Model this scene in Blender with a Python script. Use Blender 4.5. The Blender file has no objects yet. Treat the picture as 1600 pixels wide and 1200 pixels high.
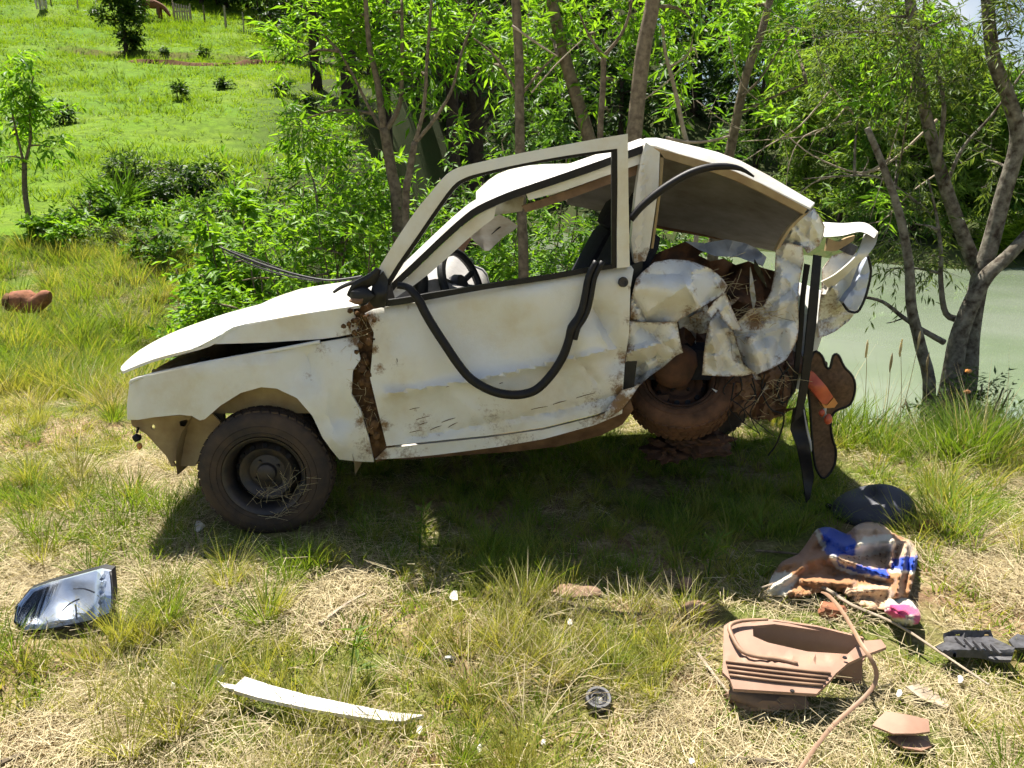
import bpy, bmesh, math, random
import numpy as np
from mathutils import Vector, Matrix, noise, geometry
R = math.radians
random.seed(11); rng = np.random.default_rng(11)
scene = bpy.context.scene
COL = scene.collection

# ------------------------------------------------------------------ camera
CAM_H, PITCH, FPX = 1.55, R(15.5), 1164.0
cd = bpy.data.cameras.new('camera'); cam = bpy.data.objects.new('camera', cd); COL.objects.link(cam)
cam.location = (0, 0, CAM_H); cam.rotation_euler = (R(90) - PITCH, 0, 0)
cd.sensor_width = 36; cd.lens = 36 * FPX / 1600; cd.clip_start = .05; cd.clip_end = 2000
scene.camera = cam
# ------------------------------------------------------------------ light
SUN_TO = Vector((0.225, -0.40, -1.0)).normalized()         # direction the light travels
w = bpy.data.worlds.new('World'); scene.world = w; w.use_nodes = True
nt = w.node_tree; nt.nodes.clear()
wo = nt.nodes.new('ShaderNodeOutputWorld'); bg = nt.nodes.new('ShaderNodeBackground'); sky = nt.nodes.new('ShaderNodeTexSky')
sky.sky_type = 'NISHITA'; sky.sun_disc = False
sd = -SUN_TO
sky.sun_elevation = math.asin(sd.z); sky.sun_rotation = math.atan2(sd.x, sd.y)
sky.air_density = 1.0; sky.dust_density = 1.0
tcw = nt.nodes.new('ShaderNodeTexCoord'); nw = nt.nodes.new('ShaderNodeTexNoise'); nw.inputs['Scale'].default_value = 3.2; nw.inputs['Detail'].default_value = 7
rw = nt.nodes.new('ShaderNodeValToRGB'); rw.color_ramp.elements[0].position = .54; rw.color_ramp.elements[1].position = .68
mw = nt.nodes.new('ShaderNodeMixRGB'); mw.inputs[2].default_value = (8.0, 8.1, 8.3, 1)
nt.links.new(tcw.outputs['Generated'], nw.inputs['Vector']); nt.links.new(nw.outputs['Fac'], rw.inputs[0])
nt.links.new(rw.outputs[0], mw.inputs[0]); nt.links.new(sky.outputs[0], mw.inputs[1])
nt.links.new(mw.outputs[0], bg.inputs[0]); bg.inputs[1].default_value = 0.05
nt.links.new(bg.outputs[0], wo.inputs[0])
sl = bpy.data.lights.new('sun', 'SUN'); so = bpy.data.objects.new('sun', sl); COL.objects.link(so)
sl.energy = 5.0; sl.angle = R(0.53); sl.color = (1, .95, .86)
so.rotation_euler = SUN_TO.to_track_quat('-Z', 'Y').to_euler(); so.location = (0, 10, 30)
vs = scene.view_settings; vs.view_transform = 'Standard'; vs.look = 'None'; vs.gamma = 1; vs.exposure = 1.35; vs.use_curve_mapping = False
scene.render.engine = 'CYCLES'
scene.cycles.max_bounces = 4; scene.cycles.diffuse_bounces = 1; scene.cycles.glossy_bounces = 2; scene.cycles.transmission_bounces = 3; scene.cycles.transparent_max_bounces = 4
scene.cycles.use_adaptive_sampling = True; scene.cycles.adaptive_threshold = .028; scene.cycles.adaptive_min_samples = 16; scene.cycles.use_denoising = True
scene.cycles.caustics_reflective = False; scene.cycles.caustics_refractive = False

# ------------------------------------------------------------------ pixel to world
SP, CP = math.sin(PITCH), math.cos(PITCH)
def pix(px, py, Y):
    dx = (px - 800) / FPX; dy = (600 - py) / FPX
    t = Y / (CP + dy * SP)
    return Vector((dx * t, Y, CAM_H + (-SP + dy * CP) * t))
def pixz(px, py, z=0.0):
    dx = (px - 800) / FPX; dy = (600 - py) / FPX
    t = (z - CAM_H) / (-SP + dy * CP)
    return Vector((dx * t, (CP + dy * SP) * t, z))
def pixa(px, py, Y):
    px = np.asarray(px, float); py = np.asarray(py, float); Y = np.asarray(Y, float)
    dx = (px - 800) / FPX; dy = (600 - py) / FPX
    t = Y / (CP + dy * SP)
    return np.stack([dx * t, Y + 0 * t, CAM_H + (-SP + dy * CP) * t], -1)

# ------------------------------------------------------------------ materials
def new_mat(name):
    m = bpy.data.materials.new(name); m.use_nodes = True
    return m, m.node_tree, m.node_tree.nodes['Principled BSDF']
def node(nt, t, **kw):
    n = nt.nodes.new(t)
    for k, v in kw.items(): setattr(n, k, v)
    return n
def ramp(nt, src, stops):
    r = node(nt, 'ShaderNodeValToRGB'); e = r.color_ramp.elements
    while len(e) < len(stops): e.new(.5)
    for i, (p, c) in enumerate(stops):
        e[i].position = p; e[i].color = (*c, 1) if len(c) == 3 else c
    nt.links.new(src, r.inputs[0]); return r.outputs[0]
def tnoise(nt, scale, detail=5, rough=.6, coord='Object', stretch=None, dist=0):
    tc = node(nt, 'ShaderNodeTexCoord'); n = node(nt, 'ShaderNodeTexNoise')
    n.inputs['Scale'].default_value = scale; n.inputs['Detail'].default_value = detail; n.inputs['Roughness'].default_value = rough
    n.inputs['Distortion'].default_value = dist
    if stretch:
        mp = node(nt, 'ShaderNodeMapping'); mp.inputs['Scale'].default_value = stretch
        nt.links.new(tc.outputs[coord], mp.inputs[0]); nt.links.new(mp.outputs[0], n.inputs['Vector'])
    else: nt.links.new(tc.outputs[coord], n.inputs['Vector'])
    return n.outputs['Fac']
def mixc(nt, fac, a, b, mode='MIX'):
    m = node(nt, 'ShaderNodeMixRGB', blend_type=mode)
    for s, v in ((0, fac), (1, a), (2, b)):
        if hasattr(v, 'is_linked') or hasattr(v, 'links'): nt.links.new(v, m.inputs[s])
        elif isinstance(v, (int, float)): m.inputs[s].default_value = v
        else: m.inputs[s].default_value = (*v, 1)
    return m.outputs[0]
def math_n(nt, op, a, b):
    m = node(nt, 'ShaderNodeMath', operation=op)
    for s, v in ((0, a), (1, b)):
        if isinstance(v, (int, float)): m.inputs[s].default_value = v
        else: nt.links.new(v, m.inputs[s])
    return m.outputs[0]
def bump(nt, p, src, strength=.3, dist=.01):
    b = node(nt, 'ShaderNodeBump'); b.inputs['Strength'].default_value = strength; b.inputs['Distance'].default_value = dist
    nt.links.new(src, b.inputs['Height']); nt.links.new(b.outputs[0], p.inputs['Normal'])

def simple(name, c1, c2=None, scale=12, rough=.6, metallic=0, bmp=.2, bdist=.004, spec=.5, detail=6):
    m, nt, p = new_mat(name)
    f = tnoise(nt, scale, detail)
    c2 = c2 or tuple(.7 * v for v in c1)
    nt.links.new(ramp(nt, f, [(.35, c1), (.68, c2)]), p.inputs['Base Color'])
    p.inputs['Roughness'].default_value = rough; p.inputs['Metallic'].default_value = metallic
    p.inputs['Specular IOR Level'].default_value = spec
    if bmp: bump(nt, p, f, bmp, bdist)
    return m

def paint_mat():
    m, nt, p = new_mat('white_car_paint')
    f1 = tnoise(nt, 3.2, 8, .65); f2 = tnoise(nt, 26, 6, .7); f3 = tnoise(nt, 9, 5, .6, stretch=(1, 1, 9)); f4 = tnoise(nt, 75, 9, .75)
    mud = node(nt, 'ShaderNodeAttribute', attribute_name='mud').outputs['Fac']
    white = ramp(nt, f1, [(.42, (.76, .75, .71)), (.74, (.66, .60, .47))])
    film = ramp(nt, f1, [(.52, (0, 0, 0)), (.8, (.4, .4, .4))])
    c = mixc(nt, film, white, (.55, .43, .27))
    # spatter and scrapes
    spat = ramp(nt, f2, [(.73, (0, 0, 0)), (.78, (.7, .7, .7))])
    c = mixc(nt, spat, c, (.33, .22, .12))
    scr = ramp(nt, f3, [(.74, (0, 0, 0)), (.78, (.7, .7, .7))])
    c = mixc(nt, math_n(nt, 'MULTIPLY', scr, .6), c, (.2, .15, .1))
    # thick mud where the attribute says so
    mm = math_n(nt, 'ADD', math_n(nt, 'MULTIPLY', mud, 1.0), math_n(nt, 'ADD', math_n(nt, 'MULTIPLY', math_n(nt, 'SUBTRACT', f2, .5), 1.0), math_n(nt, 'MULTIPLY', math_n(nt, 'SUBTRACT', f4, .5), 1.6)))
    mf = ramp(nt, mm, [(.30, (0, 0, 0)), (.75, (1, 1, 1))])
    mcol = ramp(nt, f1, [(.35, (.30, .18, .085)), (.65, (.17, .095, .045))])
    c = mixc(nt, mf, c, mcol)
    nt.links.new(c, p.inputs['Base Color'])
    nt.links.new(ramp(nt, mm, [(.3, (.34, .34, .34)), (.6, (.85, .85, .85))]), p.inputs['Roughness'])
    p.inputs['Coat Weight'].default_value = .25; p.inputs['Coat Roughness'].default_value = .12
    bump(nt, p, mm, .25, .004)
    return m

def leaf_mat(name, c_a, c_b, trans=.45, gloss=.5):
    m = bpy.data.materials.new(name); m.use_nodes = True; nt = m.node_tree; nt.nodes.clear()
    out = node(nt, 'ShaderNodeOutputMaterial'); g = node(nt, 'ShaderNodeNewGeometry')
    col = ramp(nt, g.outputs['Random Per Island'], [(0, c_a), (1, c_b)])
    df = node(nt, 'ShaderNodeBsdfPrincipled'); df.inputs['Roughness'].default_value = gloss; df.inputs['Specular IOR Level'].default_value = .3
    tr = node(nt, 'ShaderNodeBsdfTranslucent')
    tcol = mixc(nt, 1.0, col, (1.35, 1.25, .55), 'MULTIPLY')
    nt.links.new(col, df.inputs['Base Color']); nt.links.new(tcol, tr.inputs[0])
    mx = node(nt, 'ShaderNodeMixShader'); mx.inputs[0].default_value = trans
    nt.links.new(df.outputs[0], mx.inputs[1]); nt.links.new(tr.outputs[0], mx.inputs[2]); nt.links.new(mx.outputs[0], out.inputs[0])
    return m

M = {}
M['paint'] = paint_mat()
M['primer'] = simple('beige_underbody_paint', (.42, .31, .15), (.28, .18, .08), 9, .7)
M['rubber'] = simple('black_rubber', (.007, .0065, .008), (.016, .014, .014), 30, .5, bmp=.1, spec=.3)
M['plastic'] = simple('black_plastic', (.010, .010, .011), (.02, .019, .019), 25, .5, spec=.35)
M['grey'] = simple('grey_dash_plastic', (.30, .29, .28), (.24, .225, .21), 30, .6)
M['lining'] = simple('grey_headliner', (.25, .24, .225), (.15, .13, .115), 6, .95, spec=.1)
M['rust'] = simple('rusty_steel', (.12, .052, .025), (.045, .024, .015), 14, .85, bmp=.6, bdist=.006)
M['rustpale'] = simple('dusty_rusty_steel', (.25, .14, .075), (.12, .062, .033), 11, .85, bmp=.5, bdist=.006)
M['mud'] = simple('dried_mud', (.17, .095, .045), (.075, .042, .021), 22, .95, bmp=.9, bdist=.01, spec=.1)
M['tyre'] = simple('muddy_tyre_rubber', (.042, .034, .029), (.115, .075, .047), 7, .85, bmp=.3, spec=.25)
M['tyremud'] = simple('clay_caked_tyre', (.06, .036, .024), (.20, .10, .055), 8, .95, bmp=.7, bdist=.008, spec=.1)
M['rim'] = simple('dark_steel_rim', (.035, .035, .04), (.10, .075, .055), 13, .5, metallic=.5)
M['seat'] = simple('dark_seat_fabric', (.016, .017, .022), (.028, .028, .034), 60, .95, spec=.1)
M['white'] = simple('white_plastic', (.76, .75, .72), (.50, .43, .33), 11, .5, bmp=.15, detail=9)
M['lamplens'] = simple('pale_lamp_lens', (.62, .66, .74), (.40, .46, .60), 9, .15, bmp=.1)
M['torn'] = simple('pale_torn_sheet', (.56, .57, .58), (.34, .32, .30), 9, .5, bmp=.3)
M['brownplastic'] = simple('brown_moulded_plastic', (.36, .215, .145), (.25, .14, .092), 6, .6, bmp=.15, detail=10)
M['bluegrey'] = simple('slate_grey_plastic', (.045, .047, .062), (.03, .031, .04), 9, .6)
M['greyplastic'] = simple('weathered_dark_plastic', (.085, .083, .09), (.028, .026, .026), 38, .55, bmp=.4)
M['red'] = simple('faded_red_plastic', (.55, .11, .045), (.38, .07, .03), 14, .4)
M['amber'] = simple('amber_plastic', (.62, .25, .06), (.5, .2, .06), 14, .35)
M['clay'] = simple('red_clay', (.32, .125, .06), (.16, .065, .035), 16, .95, bmp=1.0, bdist=.012, detail=10)
M['stone'] = simple('brown_stone', (.30, .19, .12), (.16, .10, .065), 9, .95, bmp=.7, bdist=.01)
M['bark'] = simple('sapling_bark', (.21, .17, .115), (.085, .066, .046), 22, .95, bmp=.7, bdist=.01, spec=.1)
M['barkdark'] = simple('dark_bark', (.05, .037, .028), (.022, .017, .014), 8, .95, bmp=.8, bdist=.03, spec=.1)
M['barklichen'] = simple('lichen_bark', (.055, .042, .032), (.27, .25, .20), 17, .95, bmp=.9, bdist=.012, spec=.1)
M['drywood'] = simple('dry_grey_wood', (.42, .35, .26), (.24, .185, .13), 18, .9, bmp=.4)
M['brownstrap'] = simple('brown_flexible_strip', (.34, .21, .13), (.22, .13, .08), 12, .6)
M['meshcloth'] = simple('brown_mesh_fabric', (.16, .10, .06), (.09, .058, .036), 50, .9, spec=.1)
M['cowwhite'] = simple('pale_cow_hide', (.62, .58, .5), (.5, .44, .36), 3, .9)
M['cowbrown'] = simple('brown_cow_hide', (.19, .07, .03), (.12, .045, .02), 3, .9)
m_, nt_, p_ = new_mat('chrome_reflector'); p_.inputs['Base Color'].default_value = (.84, .87, .92, 1); p_.inputs['Metallic'].default_value = .75; p_.inputs['Roughness'].default_value = .28
bump(nt_, p_, tnoise(nt_, 9, 2), .08, .004); M['chrome'] = m_
m_ = bpy.data.materials.new('clear_lens'); m_.use_nodes = True; nt_ = m_.node_tree; nt_.nodes.clear()
o_ = node(nt_, 'ShaderNodeOutputMaterial'); t_ = node(nt_, 'ShaderNodeBsdfTransparent'); g_ = node(nt_, 'ShaderNodeBsdfGlossy'); x_ = node(nt_, 'ShaderNodeMixShader'); fr_ = node(nt_, 'ShaderNodeFresnel')
t_.inputs[0].default_value = (.93, .96, 1, 1); g_.inputs['Roughness'].default_value = .06; fr_.inputs[0].default_value = 1.6
b_ = node(nt_, 'ShaderNodeBump'); b_.inputs['Strength'].default_value = .08; b_.inputs['Distance'].default_value = .004; nt_.links.new(tnoise(nt_, 55, 2, stretch=(1, .1, .1)), b_.inputs['Height']); nt_.links.new(b_.outputs[0], g_.inputs['Normal'])
nt_.links.new(fr_.outputs[0], x_.inputs[0]); nt_.links.new(t_.outputs[0], x_.inputs[1]); nt_.links.new(g_.outputs[0], x_.inputs[2]); nt_.links.new(x_.outputs[0], o_.inputs[0]); M['lens'] = m_

M['leaf'] = leaf_mat('willow_leaf', (.07, .19, .008), (.24, .44, .035), .55)
M['leafbush'] = leaf_mat('bush_leaf', (.06, .17, .010), (.22, .40, .03), .5)
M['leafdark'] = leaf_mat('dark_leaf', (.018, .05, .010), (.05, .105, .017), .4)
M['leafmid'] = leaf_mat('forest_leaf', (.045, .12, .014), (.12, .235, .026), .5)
M['leafwisp'] = leaf_mat('feathery_leaf', (.085, .17, .025), (.19, .29, .05), .55)
M['leafolive'] = leaf_mat('overhang_leaf', (.045, .085, .02), (.12, .17, .035), .5)
M['g_green'] = leaf_mat('grass_green', (.10, .19, .014), (.23, .31, .035), .45, .5)
M['g_olive'] = leaf_mat('grass_olive', (.20, .235, .035), (.40, .39, .10), .45, .5)
M['g_straw'] = leaf_mat('grass_straw', (.28, .22, .125), (.68, .59, .38), .3, .7)
M['g_lush'] = leaf_mat('grass_lush', (.085, .16, .015), (.16, .235, .03), .45, .5)
M['g_field'] = leaf_mat('field_grass', (.095, .19, .010), (.20, .30, .025), .45, .6)

# ------------------------------------------------------------------ object helpers
ORG = {}
def empty(name, loc, label=None, cat=None, group=None):
    o = bpy.data.objects.new(name, None); COL.objects.link(o); o.location = loc; o.empty_display_size = .1
    ORG[o] = Vector(loc)
    return tag(o, label, cat, group)
def tag(o, label=None, cat=None, group=None, kind=None):
    if label: o['label'] = label
    if cat: o['category'] = cat
    if group: o['group'] = group
    if kind: o['kind'] = kind
    return o
def mk(name, verts, faces, mat, parent=None, origin=None, smooth=True, sharp=40, attr=None):
    """One mesh object from world-space verts; children are stored relative to their thing's base."""
    o_w = ORG[parent] if parent is not None else Vector(origin if origin is not None else (0, 0, 0))
    v = np.asarray([tuple(q) for q in verts], dtype=np.float64).reshape(-1, 3) - np.array(o_w)
    me = bpy.data.meshes.new(name)
    me.from_pydata(v.tolist(), [], [tuple(int(i) for i in f) for f in faces]); me.update()
    if mat is not None: me.materials.append(mat)
    if attr:
        for k, a in attr.items():
            at = me.attributes.new(k, 'FLOAT', 'POINT'); at.data.foreach_set('value', np.asarray(a, np.float32))
    if smooth:
        me.polygons.foreach_set('use_smooth', [True] * len(me.polygons))
        if sharp: me.set_sharp_from_angle(angle=R(sharp))
    o = bpy.data.objects.new(name, me); COL.objects.link(o)
    if parent is not None: o.parent = parent; ORG[o] = o_w
    else: o.location = o_w; ORG[o] = o_w
    return o
def mk_np(name, V, F, mat, parent=None, origin=None, smooth=False):
    """Fast mesh from numpy arrays; F is (n,3) or (n,4)."""
    o_w = ORG[parent] if parent is not None else Vector(origin if origin is not None else (0, 0, 0))
    V = np.asarray(V, np.float32) - np.array(o_w, np.float32); F = np.asarray(F, np.int32)
    me = bpy.data.meshes.new(name); n, k = F.shape
    me.vertices.add(len(V)); me.vertices.foreach_set('co', V.ravel())
    me.loops.add(n * k); me.loops.foreach_set('vertex_index', F.ravel())
    me.polygons.add(n); me.polygons.foreach_set('loop_start', np.arange(0, n * k, k, dtype=np.int32))
    if smooth: me.polygons.foreach_set('use_smooth', np.ones(n, bool))
    me.update(calc_edges=True); me.validate()
    me.materials.append(mat)
    o = bpy.data.objects.new(name, me); COL.objects.link(o)
    if parent is not None: o.parent = parent
    else: o.location = o_w
    ORG[o] = o_w
    return o
class MB:
    """Collects shapes in world space, built as ONE mesh."""
    def __init__(s): s.v = []; s.f = []
    def add(s, v, f):
        b = len(s.v); s.v += [Vector(q) for q in v]; s.f += [tuple(b + i for i in q) for q in f]; return s
    def box(s, c, size, rot=None, bev=.0):
        bm = bmesh.new(); bmesh.ops.create_cube(bm, size=1)
        for q in bm.verts: q.co = Vector((q.co.x * size[0], q.co.y * size[1], q.co.z * size[2]))
        if bev: bmesh.ops.bevel(bm, geom=bm.edges[:], offset=bev, segments=2, affect='EDGES', profile=.6)
        if rot is not None: bm.transform(rot.to_4x4())
        bm.transform(Matrix.Translation(c)); bm.verts.index_update()
        s.add([q.co.copy() for q in bm.verts], [[q.index for q in f.verts] for f in bm.faces]); bm.free(); return s
    def tube(s, pts, rad, n=8, smooth=4, flat=1.0, cap=True):
        p, r = curve(pts, rad, smooth)
        t0 = (p[1] - p[0]).normalized()
        nrm = t0.orthogonal().normalized(); vs_ = []; fs = []
        for i in range(len(p)):
            t = (p[min(i + 1, len(p) - 1)] - p[max(i - 1, 0)]).normalized()
            nrm = (nrm - t * nrm.dot(t)).normalized(); b = t.cross(nrm)
            for k in range(n):
                a = 2 * math.pi * k / n
                vs_.append(p[i] + nrm * (math.cos(a) * r[i]) + b * (math.sin(a) * r[i] * flat))
        for i in range(len(p) - 1):
            for k in range(n):
                a = i * n + k; b2 = i * n + (k + 1) % n
                fs.append((a, b2, b2 + n, a + n))
        if cap: fs.append(tuple(range(n))[::-1]); fs.append(tuple((len(p) - 1) * n + k for k in range(n)))
        return s.add(vs_, fs)
    def lathe(s, prof, mat4, n=40, close=True):
        vs_ = []; fs = []; m = len(prof)
        for k in range(n):
            a = 2 * math.pi * k / n
            for r_, h in prof: vs_.append(mat4 @ Vector((r_ * math.cos(a), r_ * math.sin(a), h)))
        for k in range(n):
            for j in range(m - 1):
                fs.append((k * m + j, ((k + 1) % n) * m + j, ((k + 1) % n) * m + j + 1, k * m + j + 1))
        return s.add(vs_, fs)
    def blob(s, c, rad, seed=0, amp=.25, sub=3, fr=1.6):
        bm = bmesh.new(); bmesh.ops.create_icosphere(bm, subdivisions=sub, radius=1)
        off = Vector((seed * 7.3, seed * 3.1, seed * 1.7))
        for q in bm.verts:
            k = 1 + amp * noise.fractal(q.co * fr + off, 1, 2, 3)
            q.co = Vector((q.co.x * rad[0] * k, q.co.y * rad[1] * k, q.co.z * rad[2] * k)) + Vector(c)
        bm.verts.index_update()
        s.add([q.co.copy() for q in bm.verts], [[q.index for q in f.verts] for f in bm.faces]); bm.free(); return s
    def build(s, name, mat, parent=None, origin=None, smooth=True, sharp=40):
        o = mk(name, s.v, s.f, mat, parent, origin, smooth, sharp)
        return o
def curve(pts, rad, sub=4):
    pts = [Vector(p) for p in pts]
    rad = [rad] * len(pts) if isinstance(rad, (int, float)) else list(rad)
    if len(rad) == 2 and len(pts) > 2: rad = [rad[0] + (rad[1] - rad[0]) * i / (len(pts) - 1) for i in range(len(pts))]
    if len(rad) != len(pts): rad = [float(q) for q in np.interp(np.linspace(0, 1, len(pts)), np.linspace(0, 1, len(rad)), rad)]
    if sub <= 1 or len(pts) < 3: return pts, rad
    op, orr = [], []
    for i in range(len(pts) - 1):
        p0, p1, p2, p3 = pts[max(i - 1, 0)], pts[i], pts[i + 1], pts[min(i + 2, len(pts) - 1)]
        for k in range(sub):
            t = k / sub; t2 = t * t; t3 = t2 * t
            op.append(.5 * ((2 * p1) + (p2 - p0) * t + (2 * p0 - 5 * p1 + 4 * p2 - p3) * t2 + (3 * p1 - p0 - 3 * p2 + p3) * t3))
            orr.append(rad[i] + (rad[i + 1] - rad[i]) * t)
    op.append(pts[-1]); orr.append(rad[-1]); return op, orr

# sheet-metal panels: an outline with its own depth, dents, creases and thickness
def depth(base, dents=(), creases=(), crump=None, seed=0):
    def fn(px, py):
        px = np.asarray(px, float); py = np.asarray(py, float)
        Y = base(px, py) if callable(base) else np.full(px.shape, float(base))
        for (x, y, r, a) in dents: Y = Y + a * np.exp(-((px - x) ** 2 + (py - y) ** 2) / (r * r))
        for (x0, y0, x1, y1, wd, a) in creases:
            L = np.hypot(x1 - x0, y1 - y0); t = np.clip(((px - x0) * (x1 - x0) + (py - y0) * (y1 - y0)) / L ** 2, 0, 1)
            d = np.hypot(px - x0 - t * (x1 - x0), py - y0 - t * (y1 - y0))
            Y = Y + a * np.exp(-d / wd)
        if crump:
            for sc, am in crump:
                n = np.array([noise.voronoi(Vector((x / sc, y / sc, seed * 5.3)))[0][0] for x, y in zip(px.ravel(), py.ravel())]).reshape(px.shape)
                n2 = np.array([abs(noise.noise(Vector((x / sc * .8, y / sc * .8, seed * 3.7 + 9)))) for x, y in zip(px.ravel(), py.ravel())]).reshape(px.shape)
                Y = Y + am * (n - .4) + am * .9 * (n2 - .25)
        return Y
    return fn
def inside(poly, x, y):
    r = False; n = len(poly)
    for i in range(n):
        x0, y0 = poly[i]; x1, y1 = poly[i - 1]
        if (y0 > y) != (y1 > y) and x < (x1 - x0) * (y - y0) / (y1 - y0) + x0: r = not r
    return r
def smooth_poly(o, sub):
    if sub <= 1: return list(o)
    out = []; n = len(o)
    for i in range(n):
        p0, p1, p2, p3 = o[i - 1], o[i], o[(i + 1) % n], o[(i + 2) % n]
        for k in range(sub):
            t = k / sub; t2 = t * t; t3 = t2 * t
            out.append(tuple(.5 * (2 * p1[j] + (p2[j] - p0[j]) * t + (2 * p0[j] - 5 * p1[j] + 4 * p2[j] - p3[j]) * t2 + (3 * p1[j] - p0[j] - 3 * p2[j] + p3[j]) * t3) for j in (0, 1)))
    return out
def tri_fill(outline, res, holes=(), jit=.25):
    pts = []; edges = []
    def loop(o):
        b = len(pts); L = []
        for i in range(len(o)):
            a, c = o[i], o[(i + 1) % len(o)]
            k = max(1, int(math.hypot(c[0] - a[0], c[1] - a[1]) / res))
            for j in range(k): L.append((a[0] + (c[0] - a[0]) * j / k, a[1] + (c[1] - a[1]) * j / k))
        pts.extend(L); edges.extend((b + i, b + (i + 1) % len(L)) for i in range(len(L)))
        return L
    L0 = loop(outline)
    for h in holes: loop(h)
    border = list(pts)
    xs = [p[0] for p in L0]; ys = [p[1] for p in L0]
    ba = np.array(border); y = min(ys); row = 0
    rr = random.Random(5)
    while y < max(ys):
        x = min(xs) + (res / 2 if row % 2 else 0)
        while x < max(xs):
            q = (x + rr.uniform(-jit, jit) * res, y + rr.uniform(-jit, jit) * res)
            if inside(outline, *q) and not any(inside(h, *q) for h in holes) and np.min(np.hypot(ba[:, 0] - q[0], ba[:, 1] - q[1])) > res * .55: pts.append(q)
            x += res
        y += res * .87; row += 1
    v, e, f, *_ = geometry.delaunay_2d_cdt([Vector(p) for p in pts], edges, [], 1, 1e-5)
    F = []
    for t in f:
        cx = sum(v[i].x for i in t) / 3; cy = sum(v[i].y for i in t) / 3
        if inside(outline, cx, cy) and not any(inside(h, cx, cy) for h in holes): F.append(tuple(t))
    return np.array([(p.x, p.y) for p in v]), F
def sheet(name, outline, Y, mat, parent, thick=.012, res=14, holes=(), mud=(), sub=1, sharp=32, edge=0, film=0.0):
    outline = smooth_poly(outline, sub)
    P, F = tri_fill(outline, res, holes)
    fn = Y if callable(Y) else depth(Y)
    yy = fn(P[:, 0], P[:, 1])
    V = pixa(P[:, 0], P[:, 1], yy)
    # face the camera
    f0 = []
    for t in F:
        a, b, c = (V[i] for i in t)
        n = np.cross(b - a, c - a)
        f0.append(t if np.dot(n, a - np.array((0, 0, CAM_H))) < 0 else t[::-1])
    n = len(V); V2 = V + np.array((0, thick, 0))
    cnt = {}
    for t in f0:
        for i in range(3):
            e = (t[i], t[(i + 1) % 3]); cnt[e] = 1
    F2 = list(f0) + [tuple(i + n for i in t[::-1]) for t in f0]
    for (a, b) in cnt:
        if (b, a) not in cnt: F2.append((b, a, a + n, b + n))
    mv = np.full(n, float(film))
    for (x, y, r, s_) in mud: mv = np.maximum(mv, s_ * np.exp(-((P[:, 0] - x) ** 2 + (P[:, 1] - y) ** 2) / (r * r)))
    if edge:                                                # chipped, rusting torn edges
        ob = np.array(outline); o2 = np.roll(ob, -1, 0); dd = np.full(n, 1e9)
        for (x0, y0), (x1, y1) in zip(ob, o2):
            t = np.clip(((P[:, 0] - x0) * (x1 - x0) + (P[:, 1] - y0) * (y1 - y0)) / max(1e-6, (x1 - x0) ** 2 + (y1 - y0) ** 2), 0, 1)
            dd = np.minimum(dd, np.hypot(P[:, 0] - x0 - t * (x1 - x0), P[:, 1] - y0 - t * (y1 - y0)))
        mv = np.maximum(mv, edge * np.exp(-dd / 3.5))
    return mk(name, np.vstack([V, V2]), F2, mat, parent, sharp=sharp, attr={'mud': np.concatenate([mv, mv])})
def strip(name, A, B, Y, mat, parent, thick=.03, sub=4, Yb=None, sharp=35):
    """Band between two polylines (pixel outlines of equal length) at depth Y, with real thickness."""
    n = len(A)
    YA = [Y] * n if isinstance(Y, (int, float)) else Y
    YB = YA if Yb is None else ([Yb] * n if isinstance(Yb, (int, float)) else Yb)
    a, _ = curve([pix(*p, y) for p, y in zip(A, YA)], 1, sub); b, _ = curve([pix(*p, y) for p, y in zip(B, YB)], 1, sub)
    m = len(a); V = []; F = []
    t = Vector((0, thick, 0))
    for i in range(m): V += [a[i], b[i], b[i] + t, a[i] + t]
    for i in range(m - 1):
        for k in range(4): F.append((i * 4 + k, i * 4 + (k + 1) % 4, i * 4 + 4 + (k + 1) % 4, i * 4 + 4 + k))
    F.append((0, 3, 2, 1)); F.append(tuple((m - 1) * 4 + k for k in range(4)))
    return mk(name, V, F, mat, parent, sharp=sharp, attr={'mud': np.zeros(len(V))})
def loft(name, rows, mat, parent, thick=.01, sub=4, tdir=(0, 0, -1), sharp=45, mudv=0.0):
    """Surface through rows of world points, with thickness."""
    rs = [curve(r, 1, sub)[0] for r in rows]
    cols = list(zip(*rs)); cols = [curve(c, 1, 3)[0] for c in cols]
    n, m = len(cols), len(cols[0]); V = [p for c in cols for p in c]; F = []
    for i in range(n - 1):
        for j in range(m - 1): F.append((i * m + j, (i + 1) * m + j, (i + 1) * m + j + 1, i * m + j + 1))
    k = len(V); V += [p + Vector(tdir) * thick for p in V[:k]]
    F += [tuple(q + k for q in f[::-1]) for f in F[:]]
    bd = [i * m for i in range(n)] + [(n - 1) * m + j for j in range(1, m)] + [i * m + m - 1 for i in range(n - 2, -1, -1)] + [j for j in range(m - 2, 0, -1)]
    for a, b in zip(bd, bd[1:] + bd[:1]): F.append((a, b, b + k, a + k))
    bm_ = mk(name, V, F, mat, parent, sharp=sharp, attr={'mud': np.full(len(V), mudv)})
    b2 = bmesh.new(); b2.from_mesh(bm_.data); bmesh.ops.recalc_face_normals(b2, faces=b2.faces); b2.to_mesh(bm_.data); b2.free()
    return bm_

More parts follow.
